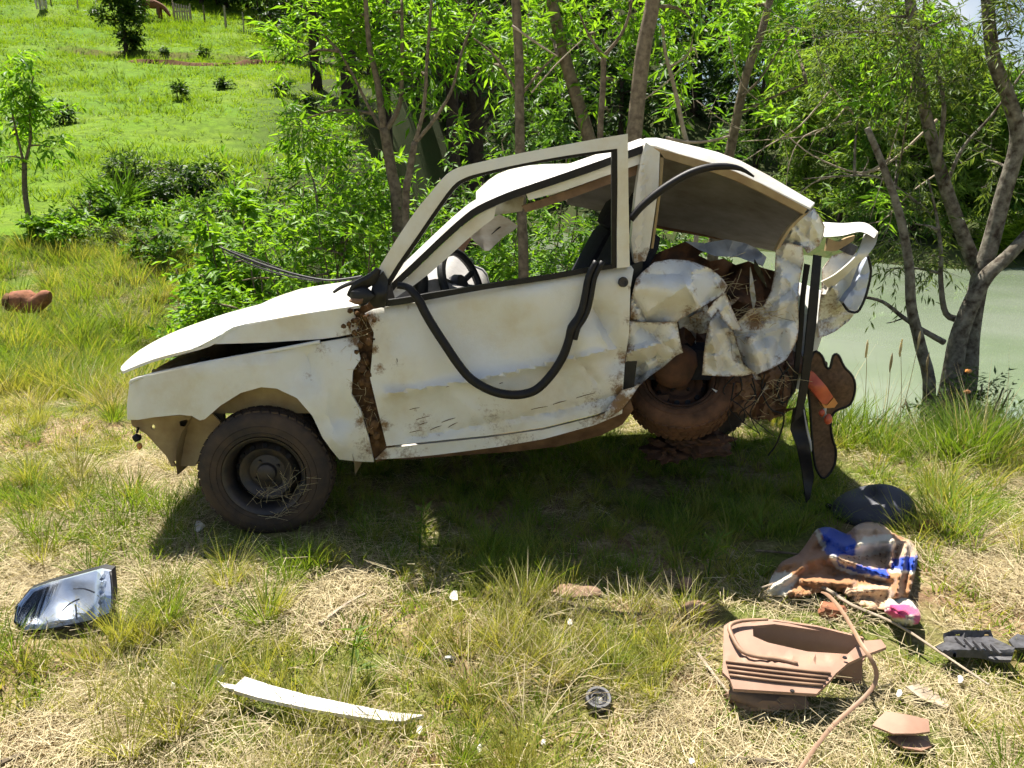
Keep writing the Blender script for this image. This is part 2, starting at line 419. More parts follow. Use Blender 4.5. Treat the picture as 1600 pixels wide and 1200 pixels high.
# ================================================================== the setting
def sstep(a, b, x):
    t = np.clip((x - a) / (b - a), 0, 1); return t * t * (3 - 2 * t)
def vnoise(x, y, s, seed=0.0):
    """cheap smooth value noise, vectorised"""
    x = np.asarray(x, float) / s + seed * 17.3; y = np.asarray(y, float) / s + seed * 9.1
    xi = np.floor(x); yi = np.floor(y); fx = x - xi; fy = y - yi
    fx = fx * fx * (3 - 2 * fx); fy = fy * fy * (3 - 2 * fy)
    h = lambda a, b: np.modf(np.abs(np.sin(a * 127.1 + b * 311.7) * 43758.5453))[0]
    return (h(xi, yi) * (1 - fx) + h(xi + 1, yi) * fx) * (1 - fy) + (h(xi, yi + 1) * (1 - fx) + h(xi + 1, yi + 1) * fx) * fy
POND = -1.0
def shore(x): return 37 - np.clip(x - 2.5, 0, 10) * 1.45 + 8 * sstep(16, 40, x)
def gz(x, y):
    x = np.asarray(x, float); y = np.asarray(y, float)
    ys = shore(x)
    e0 = 4.8 - 1.0 * sstep(1.3, 2.3, x)
    right = -1.9 * sstep(0, 1, np.clip((y - e0) / 3.6, 0, 1)) + sstep(ys - 3, ys + .6, y) * 1.35 + (.30 * np.clip(y - ys - .5, 0, 26) + .55 * np.clip(y - ys - 8, 0, 40)) * (1 - .72 * sstep(6, 13, x))
    left = .21 * np.log1p(np.exp((y - 12) / 2.0)) * 2.0 * .98 + .55 * sstep(7, 12, y) + .0009 * np.clip(y - 40, 0, 60) ** 2 + .0016 * np.clip(-x - 8, 0, 60) * np.clip(y - 14, 0, 70)
    left = np.where(y > 92, left - .25 * (y - 92), left)
    left = left - .55 * sstep(50.2, 49.4, y + 1.2 * (vnoise(x, x * 0, 5, 3) - .5)) * sstep(40, 48, y) * sstep(-14, -16, x) * sstep(-29, -27, x)
    xb = -2.2 - .03 * np.clip(y, 0, 45)
    wl = sstep(xb + 1.2, xb - 2.2, x)
    z = right * (1 - wl) + left * wl
    z = z + (vnoise(x, y, .55, 1) - .5) * .045 * sstep(.5, 1.5, y) + (vnoise(x, y, .17, 2) - .5) * .018
    z = z + (vnoise(x, y, 6, 4) - .5) * .7 * sstep(10, 22, y) + (vnoise(x, y, 2.2, 5) - .5) * .35 * sstep(10, 18, y)
    return z
def gzf(x, y): return float(gz(x, y))

# ground: one sheet, fine near the camera, out to the horizon
def axis(parts):
    a = [];
    for s, e, st in parts: a += list(np.arange(s, e, st))
    return np.array(a + [parts[-1][1]])
gx = axis([(-600, -100, 25), (-100, -40, 2.5), (-40, -6, .7), (-6, -3.2, .2), (-3.2, 3.2, .07), (3.2, 8, .2), (8, 40, .8), (40, 100, 3), (100, 600, 25)])
gy = axis([(-200, -10, 12), (-10, 1, .6), (1, 4.6, .06), (4.6, 10, .15), (10, 60, .55), (60, 120, 1.4), (120, 800, 30)])
X, Yg = np.meshgrid(gx, gy); Z = gz(X, Yg)
nx, ny = len(gx), len(gy); idx = np.arange(nx * ny).reshape(ny, nx)
F = np.stack([idx[:-1, :-1], idx[:-1, 1:], idx[1:, 1:], idx[1:, :-1]], -1).reshape(-1, 4)
m, nt, p = new_mat('meadow_ground')
geo = node(nt, 'ShaderNodeNewGeometry'); sep = node(nt, 'ShaderNodeSeparateXYZ'); nt.links.new(geo.outputs['Position'], sep.inputs[0])
n1 = tnoise(nt, 1.3, 6, .6); n2 = tnoise(nt, 9, 8, .7); n3 = tnoise(nt, 60, 6, .7); n4 = tnoise(nt, .16, 5, .6)
straw = ramp(nt, n3, [(.32, (.12, .08, .045)), (.5, (.34, .26, .14)), (.7, (.52, .42, .25))])
soil = ramp(nt, n3, [(.35, (.14, .085, .045)), (.7, (.27, .17, .10))])
green = ramp(nt, n3, [(.35, (.075, .10, .018)), (.7, (.18, .20, .05))])
near = mixc(nt, ramp(nt, n2, [(.42, (0, 0, 0)), (.6, (1, 1, 1))]), straw, soil)
near = mixc(nt, ramp(nt, n1, [(.42, (0, 0, 0)), (.58, (1, 1, 1))]), near, green)
fld = ramp(nt, n4, [(.32, (.085, .185, .009)), (.5, (.125, .225, .012)), (.68, (.18, .24, .025))])
fld = mixc(nt, math_n(nt, 'MULTIPLY', ramp(nt, n1, [(.4, (0, 0, 0)), (.75, (1, 1, 1))]), .55), fld, (.085, .15, .015))
fld = mixc(nt, ramp(nt, n2, [(.60, (0, 0, 0)), (.74, (.6, .6, .6))]), fld, (.07, .085, .02))
ff = math_n(nt, 'ADD', sep.outputs['Y'], math_n(nt, 'MULTIPLY', n1, 3.0))
ffr = node(nt, 'ShaderNodeMapRange'); ffr.inputs[1].default_value = 8.5; ffr.inputs[2].default_value = 12; nt.links.new(ff, ffr.inputs[0])
n5 = tnoise(nt, 3.4, 9, .75)
fld = mixc(nt, math_n(nt, 'MULTIPLY', ramp(nt, n5, [(.42, (0, 0, 0)), (.58, (1, 1, 1))]), .75), fld, (.07, .12, .012))
c = mixc(nt, ffr.outputs[0], near, fld)
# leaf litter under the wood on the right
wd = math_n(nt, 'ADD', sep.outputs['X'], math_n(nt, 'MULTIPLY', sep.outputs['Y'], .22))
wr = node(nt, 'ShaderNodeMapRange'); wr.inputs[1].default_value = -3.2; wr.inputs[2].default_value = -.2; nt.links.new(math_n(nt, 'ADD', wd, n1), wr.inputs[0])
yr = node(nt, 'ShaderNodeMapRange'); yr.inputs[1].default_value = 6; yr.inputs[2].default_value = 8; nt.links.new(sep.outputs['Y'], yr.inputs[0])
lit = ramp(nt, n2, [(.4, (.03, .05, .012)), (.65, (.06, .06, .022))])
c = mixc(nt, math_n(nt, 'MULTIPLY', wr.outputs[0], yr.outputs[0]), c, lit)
# bare earth on the little scarps
sn = node(nt, 'ShaderNodeSeparateXYZ'); nt.links.new(geo.outputs['True Normal'], sn.inputs[0])
st = node(nt, 'ShaderNodeMapRange'); st.inputs[1].default_value = .74; st.inputs[2].default_value = .6; nt.links.new(sn.outputs['Z'], st.inputs[0])
sx = node(nt, 'ShaderNodeMapRange'); sx.inputs[1].default_value = -11; sx.inputs[2].default_value = -13; nt.links.new(sep.outputs['X'], sx.inputs[0])
c = mixc(nt, math_n(nt, 'MULTIPLY', st.outputs[0], sx.outputs[0]), c, (.10, .055, .03))
nt.links.new(c, p.inputs['Base Color']); p.inputs['Roughness'].default_value = .95; p.inputs['Specular IOR Level'].default_value = .1
bump(nt, p, n3, .8, .02)
g = mk_np('ground', np.stack([X, Yg, Z], -1).reshape(-1, 3), F, m, smooth=True); tag(g, kind='structure', label='grassy verge, green hillside and pond banks', cat='ground')

# pond
m, nt, p = new_mat('milky_pond_water')
n1 = tnoise(nt, .35, 3); nt.links.new(ramp(nt, n1, [(.35, (.165, .21, .13)), (.65, (.215, .25, .185))]), p.inputs['Base Color'])
p.inputs['Roughness'].default_value = .03; p.inputs['IOR'].default_value = 1.6; p.inputs['Specular IOR Level'].default_value = .9
bump(nt, p, tnoise(nt, 2.2, 3, .5), .02, .03)
wx, wy = np.meshgrid(np.linspace(-14, 60, 30), np.linspace(4.3, 62, 24)); nn = wx.shape
ii = np.arange(wx.size).reshape(nn)
wf = np.stack([ii[:-1, :-1], ii[:-1, 1:], ii[1:, 1:], ii[1:, :-1]], -1).reshape(-1, 4)
pond = mk_np('pond_water', np.stack([wx, wy, wx * 0 + POND], -1).reshape(-1, 3), wf, m, smooth=True); tag(pond, kind='structure', label='still milky green pond below the bank', cat='pond')

# ------------------------------------------------------------------ grass
def tuft(name, n, rad, hmin, hmax, lean, wid, mat, droop=.35, seg=3, seed=1):
    r = np.random.default_rng(seed); V = []; Fq = []
    for i in range(n):
        a = r.uniform(0, 2 * math.pi); rr = rad * math.sqrt(r.uniform(0, 1)); az = a + r.normal(0, .6)
        b = Vector((rr * math.cos(a), rr * math.sin(a), -.02)); L = r.uniform(hmin, hmax)
        le = abs(r.normal(lean, lean * .35)); d = Vector((math.cos(az) * math.sin(le), math.sin(az) * math.sin(le), math.cos(le)))
        s = Vector((-math.sin(az), math.cos(az), 0)); tw = r.uniform(-.8, .8)
        s = (s * math.cos(tw) + d.cross(s) * math.sin(tw)).normalized()
        k0 = len(V); p_ = b.copy()
        for j in range(seg + 1):
            t = j / seg; wv = wid * (1 - t ** 1.6) * .5 + .0003
            V += [p_ + s * wv, p_ - s * wv] if j < seg else [p_.copy()]
            d = (d + Vector((math.cos(az), math.sin(az), 0)) * droop * .35 - Vector((0, 0, droop * .5 * t))).normalized()
            p_ = p_ + d * (L / seg)
        for j in range(seg - 1): Fq.append((k0 + 2 * j, k0 + 2 * j + 1, k0 + 2 * j + 3, k0 + 2 * j + 2))
        Fq.append((k0 + 2 * seg - 2, k0 + 2 * seg - 1, k0 + 2 * seg))
    me = bpy.data.meshes.new(name); me.from_pydata([tuple(v) for v in V], [], Fq); me.materials.append(mat)
    for q in me.polygons: q.use_smooth = True
    return bpy.data.objects.new(name, me)
def matted(name, n, rad, lmin, lmax, wid, mat, seed):
    r = np.random.default_rng(seed); V = []; Fq = []
    for i in range(n):
        az = r.uniform(0, 2 * math.pi); c_ = Vector((r.normal(0, rad), r.normal(0, rad), abs(r.normal(.012, .014))))
        d = Vector((math.cos(az), math.sin(az), r.normal(.05, .16))).normalized(); s = Vector((-math.sin(az), math.cos(az), r.normal(0, .5))).normalized()
        L = r.uniform(lmin, lmax); k0 = len(V); bend = Vector((r.normal(0, .12), r.normal(0, .12), r.normal(0, .06)))
        for t in (-.5, .5):
            p_ = c_ + d * (L * t) + bend * (L * (t * t - .1)); wv = wid * (.5 if t < 0 else .3)
            V += [p_ + s * wv, p_ - s * wv]
        for j in range(1): Fq.append((k0 + 2 * j, k0 + 2 * j + 1, k0 + 2 * j + 3, k0 + 2 * j + 2))
    me = bpy.data.meshes.new(name); me.from_pydata([tuple(v) for v in V], [], Fq); me.materials.append(mat)
    return bpy.data.objects.new(name, me)
def scatter(name, pts, rot, scl, ids, protos, label, cat):
    coll = bpy.data.collections.new(name + '_kinds')
    for i, o in enumerate(protos): o.name = 'blade_kind_%02d_%s' % (i, name); coll.objects.link(o)
    me = bpy.data.meshes.new(name); me.from_pydata([tuple(q) for q in pts], [], [])
    a = me.attributes.new('rot', 'FLOAT_VECTOR', 'POINT'); a.data.foreach_set('vector', np.asarray(rot, np.float32).ravel())
    a = me.attributes.new('scl', 'FLOAT', 'POINT'); a.data.foreach_set('value', np.asarray(scl, np.float32))
    a = me.attributes.new('kind', 'INT', 'POINT'); a.data.foreach_set('value', np.asarray(ids, np.int32))
    o = bpy.data.objects.new(name, me); COL.objects.link(o)
    ng = bpy.data.node_groups.new(name + '_scatter', 'GeometryNodeTree')
    ng.interface.new_socket('Geometry', in_out='INPUT', socket_type='NodeSocketGeometry'); ng.interface.new_socket('Geometry', in_out='OUTPUT', socket_type='NodeSocketGeometry')
    gi = ng.nodes.new('NodeGroupInput'); go = ng.nodes.new('NodeGroupOutput'); ip = ng.nodes.new('GeometryNodeInstanceOnPoints'); ci = ng.nodes.new('GeometryNodeCollectionInfo')
    ci.inputs['Collection'].default_value = coll; ci.inputs['Separate Children'].default_value = True; ci.inputs['Reset Children'].default_value = True
    def na(nm, dt):
        q = ng.nodes.new('GeometryNodeInputNamedAttribute'); q.data_type = dt; q.inputs['Name'].default_value = nm; return q.outputs['Attribute']
    L = ng.links.new
    L(gi.outputs[0], ip.inputs['Points']); L(ci.outputs[0], ip.inputs['Instance']); ip.inputs['Pick Instance'].default_value = True
    L(na('kind', 'INT'), ip.inputs['Instance Index'])
    er = ng.nodes.new('FunctionNodeEulerToRotation'); L(na('rot', 'FLOAT_VECTOR'), er.inputs[0]); L(er.outputs[0], ip.inputs['Rotation'])
    L(na('scl', 'FLOAT'), ip.inputs['Scale']); rz = ng.nodes.new('GeometryNodeRealizeInstances'); L(ip.outputs[0], rz.inputs[0]); L(rz.outputs[0], go.inputs[0])
    md = o.modifiers.new('scatter', 'NODES'); md.node_group = ng
    tag(o, label, cat, kind='stuff'); return o
AVOID = []      # (x, y, r): things on the ground that tall tufts must not grow through
def clear_of(x, y, m=1.0):
    k = np.ones(len(x), bool)
    for (ax, ay, r) in AVOID: k &= (x - ax) ** 2 + (y - ay) ** 2 > r * r * m * m
    return k
def avoid_px(*pts, z=0, r=.1):
    for (a, b) in pts:
        q = pixz(a, b, z); AVOID.append((q.x, q.y, r))
avoid_px((60, 960), (100, 945), (150, 930), r=.16)
avoid_px((60, 1010), (110, 1000), (160, 985), r=.09)
avoid_px((370, 1075), (430, 1090), (500, 1105), (570, 1118), (630, 1124), r=.055)
avoid_px((1170, 1040), (1230, 1050), (1290, 1050), (1340, 1020), (1180, 990), (1260, 1000), r=.17)
avoid_px((1170, 1100), (1240, 1105), (1290, 1090), r=.08)
avoid_px((1400, 1135), (1430, 1150), (1410, 1170), r=.12)
avoid_px((1500, 1005), (1550, 1015), (1590, 1010), r=.12)
avoid_px((1250, 930), (1300, 900), (1350, 900), (1400, 900), (1400, 950), (1300, 860), (1350, 850), (1240, 900), (1410, 985), r=.17)
avoid_px((935, 1095), (935, 1110), r=.08); avoid_px((700, 1035), r=.06)
avoid_px((40, 480), r=.35); avoid_px((1375, 790), r=.2)
avoid_px((415, 840), (360, 830), (470, 840), r=.17)
avoid_px((700, 1120), (760, 1180), r=.05)

def hit(px, py, y0=10.0):
    """where the sight line through a pixel meets the hill"""
    for Y in np.arange(y0, 130, .25):
        q = pix(px, py, float(Y))
        if q.z <= gzf(q.x, q.y): return q
    return pix(px, py, 85)
def frustum_pts(n, y0, y1, power, mx=.75, pad=.9):
    y = y0 + (y1 - y0) * rng.uniform(0, 1, n) ** power
    x = rng.uniform(-1, 1, n) * (mx * y + pad); return x, y
def lay(x, y, ids, scl, lean=.12):
    z = gz(x, y); n = len(x)
    return np.stack([x, y, z], -1), np.stack([rng.normal(0, lean, n), rng.normal(0, lean, n), rng.uniform(0, 6.28, n)], -1), scl, ids
# matted straw and low grass on the verge
x, y = frustum_pts(13500, 1.0, 10.5, 1.35)
k = (gz(x, y) > -.75) & clear_of(x, y, .8) & ~((np.abs(x - .15) < 1.5) & (y > 2.75) & (y < 4.6) & (rng.uniform(0, 1, len(x)) < .75)); x, y = x[k], y[k]  # pale straw thinned under the car so its shadow reads darker
gr = vnoise(x, y, .9, 7) * .6 + vnoise(x, y, .3, 8) * .4
ids = np.where(rng.uniform(0, 1, len(x)) < np.clip((gr - .36) * 4.5, .12, .95), rng.integers(3, 6, len(x)), rng.integers(0, 3, len(x)))
scatter('verge_straw', *lay(x, y, ids, rng.uniform(.75, 1.2, len(x)), .08),
        [matted('s', 74, .08, .03, .11, .0021, M['g_straw'], i) for i in range(3)] + [tuft('l', 30, .07, .03, .09, .75, .005, M['g_olive' if i else 'g_green'], seg=2, seed=20 + i) for i in range(3)],
        'short matted straw and low grass covering the verge', 'grass')
# standing tufts on the verge
x, y = frustum_pts(8200, 1.15, 11, 1.3)
dn = vnoise(x, y, .75, 9) * .55 + vnoise(x, y, .28, 10) * .45
k = (rng.uniform(0, 1, len(x)) < np.clip((dn - np.where(x < -1.2, .40, .47)) * 4.5, .03, 1)) & clear_of(x, y) & (gz(x, y) > -.7)
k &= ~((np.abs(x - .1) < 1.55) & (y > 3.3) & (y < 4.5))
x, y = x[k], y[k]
xe = rng.uniform(-1.2, 1.75, 700); ye = rng.uniform(2.65, 4.4, 700); ke = clear_of(xe, ye); x = np.concatenate([x, xe[ke]]); y = np.concatenate([y, ye[ke]]); nsh = ke.sum()  # extra green tufts under the car, their colour deepening its shadow
ty = vnoise(x, y, 1.6, 12)
ids = np.where(ty > .55, rng.integers(0, 3, len(x)), rng.integers(3, 7, len(x)))
shade = (np.abs(x - .2) < 1.7) & (y > 2.55) & (y < 3.3)
sc = rng.uniform(.5, 1.25, len(x)) * (.75 + .5 * vnoise(x, y, 1.1, 13)) * np.where(y > 5, 1.25, 1) * np.where(y < 2.9, .68, .85)
sc = np.where((x > 1.75) & (y > 2.4), sc * 1.45, sc)
ids = np.where((x > 1.75) & (y > 2.7) & (rng.uniform(0, 1, len(x)) < .6), rng.integers(3, 7, len(x)), ids)
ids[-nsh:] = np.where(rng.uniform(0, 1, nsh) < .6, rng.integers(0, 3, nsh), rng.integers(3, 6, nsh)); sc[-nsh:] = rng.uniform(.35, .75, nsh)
# distinct upright clumps
xc, yc = frustum_pts(620, 1.2, 7.5, 1.1); kc = clear_of(xc, yc, 1.25) & (gz(xc, yc) > -.5) & ~((np.abs(xc - .1) < 1.4) & (yc > 2.9) & (yc < 4.6)) & (vnoise(xc, yc, .5, 21) > .45); xc, yc = xc[kc], yc[kc]
x = np.concatenate([x, xc]); y = np.concatenate([y, yc]); ids = np.concatenate([ids, rng.integers(7, 10, len(xc))]); sc = np.concatenate([sc, rng.uniform(.55, 1.05, len(xc)) * np.where(yc < 2.2, .8, 1)])
xl = rng.uniform(-8, -2.4, 1300); yl = rng.uniform(5.2, 10.5, 1300); kl = clear_of(xl, yl) & (xl > -.75 * yl - 1); xl, yl = xl[kl], yl[kl]
x = np.concatenate([x, xl]); y = np.concatenate([y, yl]); ids = np.concatenate([ids, np.where(rng.uniform(0, 1, len(xl)) < .68, rng.integers(0, 3, len(xl)), rng.integers(3, 6, len(xl)))]); sc = np.concatenate([sc, rng.uniform(.9, 1.9, len(xl))])
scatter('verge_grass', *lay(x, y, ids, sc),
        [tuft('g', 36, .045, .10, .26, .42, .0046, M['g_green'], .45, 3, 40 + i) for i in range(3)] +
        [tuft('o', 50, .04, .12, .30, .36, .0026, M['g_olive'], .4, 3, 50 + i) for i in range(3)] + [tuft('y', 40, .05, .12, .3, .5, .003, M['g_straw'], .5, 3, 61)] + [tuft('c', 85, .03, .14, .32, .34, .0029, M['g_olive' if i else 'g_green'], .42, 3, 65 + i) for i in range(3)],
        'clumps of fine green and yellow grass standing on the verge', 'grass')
# tall lush grass on the pond bank
x = rng.uniform(-.5, 7.5, 4200); y = rng.uniform(3.6, 7.6, 4200)
zz = gz(x, y); k = (zz > -1.12) & (zz < -.015) & (x > 1.2); x, y = x[k], y[k]
ids = np.where(rng.uniform(0, 1, len(x)) < .8, rng.integers(0, 3, len(x)), 3)
scatter('bank_grass', *lay(x, y, ids, rng.uniform(.55, 1.1, len(x)) * np.where(gz(x, y) < -.5, .8, 1)),
        [tuft('b', 40, .07, .22, .5, .3, .007, M['g_lush'], .45, 3, 70 + i) for i in range(3)] + [tuft('t', 10, .08, .45, .8, .22, .004, M['g_straw'], .35, 3, 80)],
        'tall green grass on the bank above the pond', 'grass')
# the field on the hill
x = rng.uniform(-60, -1.5, 40000); y = 9.5 + 75 * rng.uniform(0, 1, 40000) ** 1.3
k = (x < -2.2 - .1 * y) & (x > -.95 * y - 3); x, y = x[k], y[k]
dn = vnoise(x, y, 3.5, 14); k = rng.uniform(0, 1, len(x)) < np.clip((dn - .15) * 2, .3, 1); x, y = x[k], y[k]
ids = np.where(vnoise(x, y, 5, 15) > .5, rng.integers(0, 2, len(x)), 2); ids = np.where(rng.uniform(0, 1, len(x)) < .045, 3, ids)
scatter('field_grass', *lay(x, y, ids, rng.uniform(.5, 1.2, len(x)) * (.65 + y / 60)),
        [tuft('f', 14, .22, .12, .32, .55, .032, M['g_field'], .4, 2, 90 + i) for i in range(2)] + [tuft('f', 14, .25, .08, .2, .6, .032, M['g_field'], .4, 2, 95), tuft('f', 14, .15, .2, .45, .5, .028, M['g_lush'], .4, 2, 96)],
        'bright pasture grass covering the hillside', 'grass')

# ------------------------------------------------------------------ trees and bushes
def nrm(a): return a / np.maximum(np.linalg.norm(a, axis=-1, keepdims=True), 1e-9)
def leaves_mesh(base, d, n_, L, Wd):
    """folded lance-shaped leaves: 4 verts and 2 triangles each"""
    s = nrm(np.cross(d, n_)); n2 = np.cross(s, d); L = L[:, None]; Wd = Wd[:, None]
    mid = base + d * L * .42
    V = np.stack([base, mid + s * Wd + n2 * Wd * .35, base + d * L - n2 * L * .10, mid - s * Wd + n2 * Wd * .35], 1).reshape(-1, 3)
    b = np.arange(len(base))[:, None] * 4
    return V, np.concatenate([b + np.array([[0, 1, 2]]), b + np.array([[0, 2, 3]])], 0)
def sprays(centers, outw, k, Ls, leafL, leafW, droop, up=.35, rnd=.7):
    S = len(centers)
    d = nrm(outw * .6 + np.array([0, 0, up]) + rng.normal(0, rnd, (S, 3)))
    Ls = Ls * rng.uniform(.6, 1.3, S)
    t = (np.arange(k) + .6) / k
    tt = np.broadcast_to(t, (S, k)) + rng.normal(0, .05, (S, k))
    stem = centers[:, None, :] + d[:, None, :] * (Ls[:, None] * tt)[..., None] + np.array([0, 0, -1.]) * ((tt ** 2) * Ls[:, None] * droop * .5)[..., None]
    side = nrm(np.cross(d, np.array([0, 0, 1.]) + rng.normal(0, .2, (S, 3)))); sg = np.where(np.arange(k) % 2 == 0, 1., -1.)
    ld = d[:, None, :] * .65 + side[:, None, :] * sg[None, :, None] * .75 + rng.normal(0, .35, (S, k, 3)) + np.array([0, 0, -1.]) * droop
    ld = nrm(ld).reshape(-1, 3)
    nn_ = nrm(np.array([0, 0, 1.]) + rng.normal(0, .45, (S * k, 3)))
    LL = leafL * rng.uniform(.65, 1.25, S * k)
    V, F = leaves_mesh(stem.reshape(-1, 3), ld, nn_, LL, leafW / leafL * LL * .5)
    return V, F, d, Ls
def twig_mesh(c, d, L, r):
    n = len(c); a = nrm(np.cross(d, np.array([.3, .2, 1.]))); b = np.cross(d, a); V = []
    for t, q in ((0, 1.), (1, .35)):
        for ang in (0, 2.09, 4.19): V.append(c + d * (L * t)[:, None] + (a * math.cos(ang) + b * math.sin(ang)) * r * q)
    V = np.stack(V, 1).reshape(-1, 3); i = np.arange(n)[:, None] * 6
    F = np.concatenate([i + np.array([[k, (k + 1) % 3, (k + 1) % 3 + 3, k + 3]]) for k in range(3)], 0)
    return V, F
def make_tree(name, label, cat, group, limbs, blobs, lm, bm_, k=9, Ls=.3, leafL=.1, leafW=.022, droop=.35, connect=True, base=None, twr=.004, up=.35, part='trunk', nseg=8, bare=()):
    b0 = Vector(base) if base is not None else Vector(limbs[0][0][0])
    root = empty(name, b0, label, cat, group)
    mb = MB(); pts_all = []
    for (pl, r0, r1) in limbs:
        n = len(pl); mb.tube(pl, [r0 + (r1 - r0) * (i / (n - 1)) ** .8 for i in range(n)], nseg, 4)
        cp, _ = curve(pl, 1, 4); pts_all += cp[1:]
    if not pts_all: pts_all = [b0]
    C = []; O = []
    for (c, rad, ns) in blobs:
        c = Vector(c)
        if connect:
            cand = sorted(pts_all, key=lambda q: (q - c).length + .6 * max(0, q.z - c.z))[0]
            mid = (cand + c) / 2 + Vector((rng.normal(0, .08), rng.normal(0, .08), .1)) * (cand - c).length * .6
            mb.tube([cand, mid, c], [twr * 4, twr * 2.6, twr * 1.3], 5, 3)
        v = nrm(rng.normal(0, 1, (ns, 3))); rr = rng.uniform(.15, 1, ns) ** .5
        # clumpy: pull sprays toward sub-centres
        nc = max(3, ns // 9); sc_ = nrm(rng.normal(0, 1, (nc, 3))) * rng.uniform(.3, .95, nc)[:, None]
        q = sc_[rng.integers(0, nc, ns)] * .72 + v * rr[:, None] * .42
        C.append(np.array(c) + q * np.array(rad)); O.append(nrm(q + 1e-4))
    for (pl, r0, r1) in bare: mb.tube(pl, [r0, r1], 5, 4)
    tv, tf = np.array([tuple(q) for q in mb.v]), mb.f
    mk(part, mb.v, mb.f, bm_, root, sharp=0)
    if C:
        C = np.concatenate(C); O = np.concatenate(O)
        V, F, d, L2 = sprays(C, O, k, Ls, leafL, leafW, droop, up)
        cr = mk_np('crown', V, F, lm, root); cr['kind'] = 'stuff'
        Vt, Ft = twig_mesh(C - d * .05, d, L2, twr * .55)
        mk_np('twigs', Vt, Ft, bm_, root)['kind'] = 'stuff'
    return root
def P(l, Y): return [pix(a, b, Y + (q[0] if q else 0)) for (a, b, *q) in l]
def rooted(l, Y):
    """limb from the ground under its first point, up through the given points"""
    pts = P(l, Y); b = pts[0]; return [Vector((b.x - .03, b.y, gzf(b.x, b.y) - .08))] + pts
def B(px, py, Y, r, n, fl=.8): return (pix(px, py, Y), (r, r, r * fl), n)

def Bs(px, py, Y, r, n): return B(px, py, Y + .55, r, n)
G = 'saplings between the car and the pond'
make_tree('sapling_tree', 'forked brown sapling rising behind the front of the white car door frame', 'tree', G,
    [(rooted([(622, 350), (612, 270), (600, 200)], 6.6), .062, .042), (P([(600, 205), (590, 130), (577, 70), (570, -20)], 6.6), .034, .018),
     (P([(602, 205), (624, 165), (628, 100), (628, 0)], 6.6), .026, .012), (P([(598, 208), (575, 165), (553, 120), (530, 80)], 6.6), .018, .008)],
    [Bs(560, 40, 6.5, .55, 46), Bs(500, 45, 6.4, .5, 44), Bs(620, 40, 6.7, .5, 36), Bs(470, 90, 6.5, .36, 26), Bs(540, 110, 6.3, .35, 18), Bs(590, -60, 6.6, .7, 40), Bs(480, 185, 6.3, .3, 16), Bs(560, 180, 6.2, .25, 8)],
    M['leaf'], M['bark'], leafL=.13, leafW=.027)
make_tree('sapling_tree', 'pale slender sapling with a two-way fork just left of the door frame corner', 'tree', G,
    [(rooted([(634, 340), (640, 270), (648, 222)], 6.2), .034, .026), (P([(648, 224), (662, 170), (667, 100), (672, 30), (676, -20)], 6.2), .018, .009), (P([(648, 224), (680, 185), (706, 140), (722, 80), (745, 20)], 6.2), .017, .008)],
    [Bs(680, 60, 6.2, .42, 36), Bs(730, 70, 6.2, .45, 36), Bs(660, 120, 6.1, .3, 14), Bs(720, 10, 6.1, .5, 34), Bs(690, 190, 6.3, .25, 8)],
    M['leaf'], M['bark'], leafL=.13, leafW=.027)
make_tree('sapling_tree', 'straight brown sapling seen through the open side window', 'tree', G,
    [(rooted([(818, 440), (815, 330), (812, 200), (811, 100), (806, 0), (803, -80)], 5.9), .045, .03), (P([(813, 150), (845, 110), (870, 85)], 5.9), .012, .006), (P([(811, 150), (775, 90), (740, 60)], 5.9), .012, .005)],
    [Bs(800, 30, 5.9, .42, 26), Bs(830, 110, 5.7, .28, 14), Bs(770, 110, 5.8, .26, 12), Bs(855, 60, 5.8, .3, 14)],
    M['leafbush'], M['bark'], leafL=.12, leafW=.026)
make_tree('sapling_tree', 'brown trunk leaning left behind the car roof', 'tree', G,
    [(rooted([(950, 320), (921, 218), (900, 150), (880, 80), (866, 20), (850, -60)], 6.3), .06, .042)],
    [Bs(850, 20, 6.2, .4, 22), Bs(900, 10, 6.1, .35, 18), Bs(870, 60, 5.9, .22, 8)], M['leafbush'], M['bark'], leafL=.12, leafW=.026)
make_tree('sapling_tree', 'thin pale sapling forked in a wide V above the car roof', 'tree', G,
    [(rooted([(942, 330), (938, 210), (942, 140), (943, 85)], 5.8), .026, .02), (P([(943, 88), (970, 55), (985, 15), (990, -40)], 5.8), .014, .008), (P([(943, 88), (920, 55), (905, 20)], 5.8), .012, .006)],
    [Bs(930, 60, 5.7, .3, 20), Bs(985, 20, 5.7, .32, 16), Bs(960, 130, 5.6, .16, 5), Bs(950, 175, 5.6, .14, 5)], M['leafbush'], M['bark'], leafL=.12, leafW=.027)
make_tree('sapling_tree', 'thickest straight sapling trunk, right behind the top of the door frame', 'tree', G,
    [(rooted([(985, 320), (990, 225), (997, 150), (1006, 75), (1019, 10), (1030, -80)], 5.6), .062, .05), (P([(1000, 200), (1006, 130), (1010, 90)], 5.7), .015, .009)],
    [Bs(1040, 20, 5.6, .4, 24), Bs(1080, 30, 5.5, .35, 20), Bs(1000, -40, 5.6, .5, 20)], M['leafbush'], M['bark'], leafL=.13, leafW=.028)
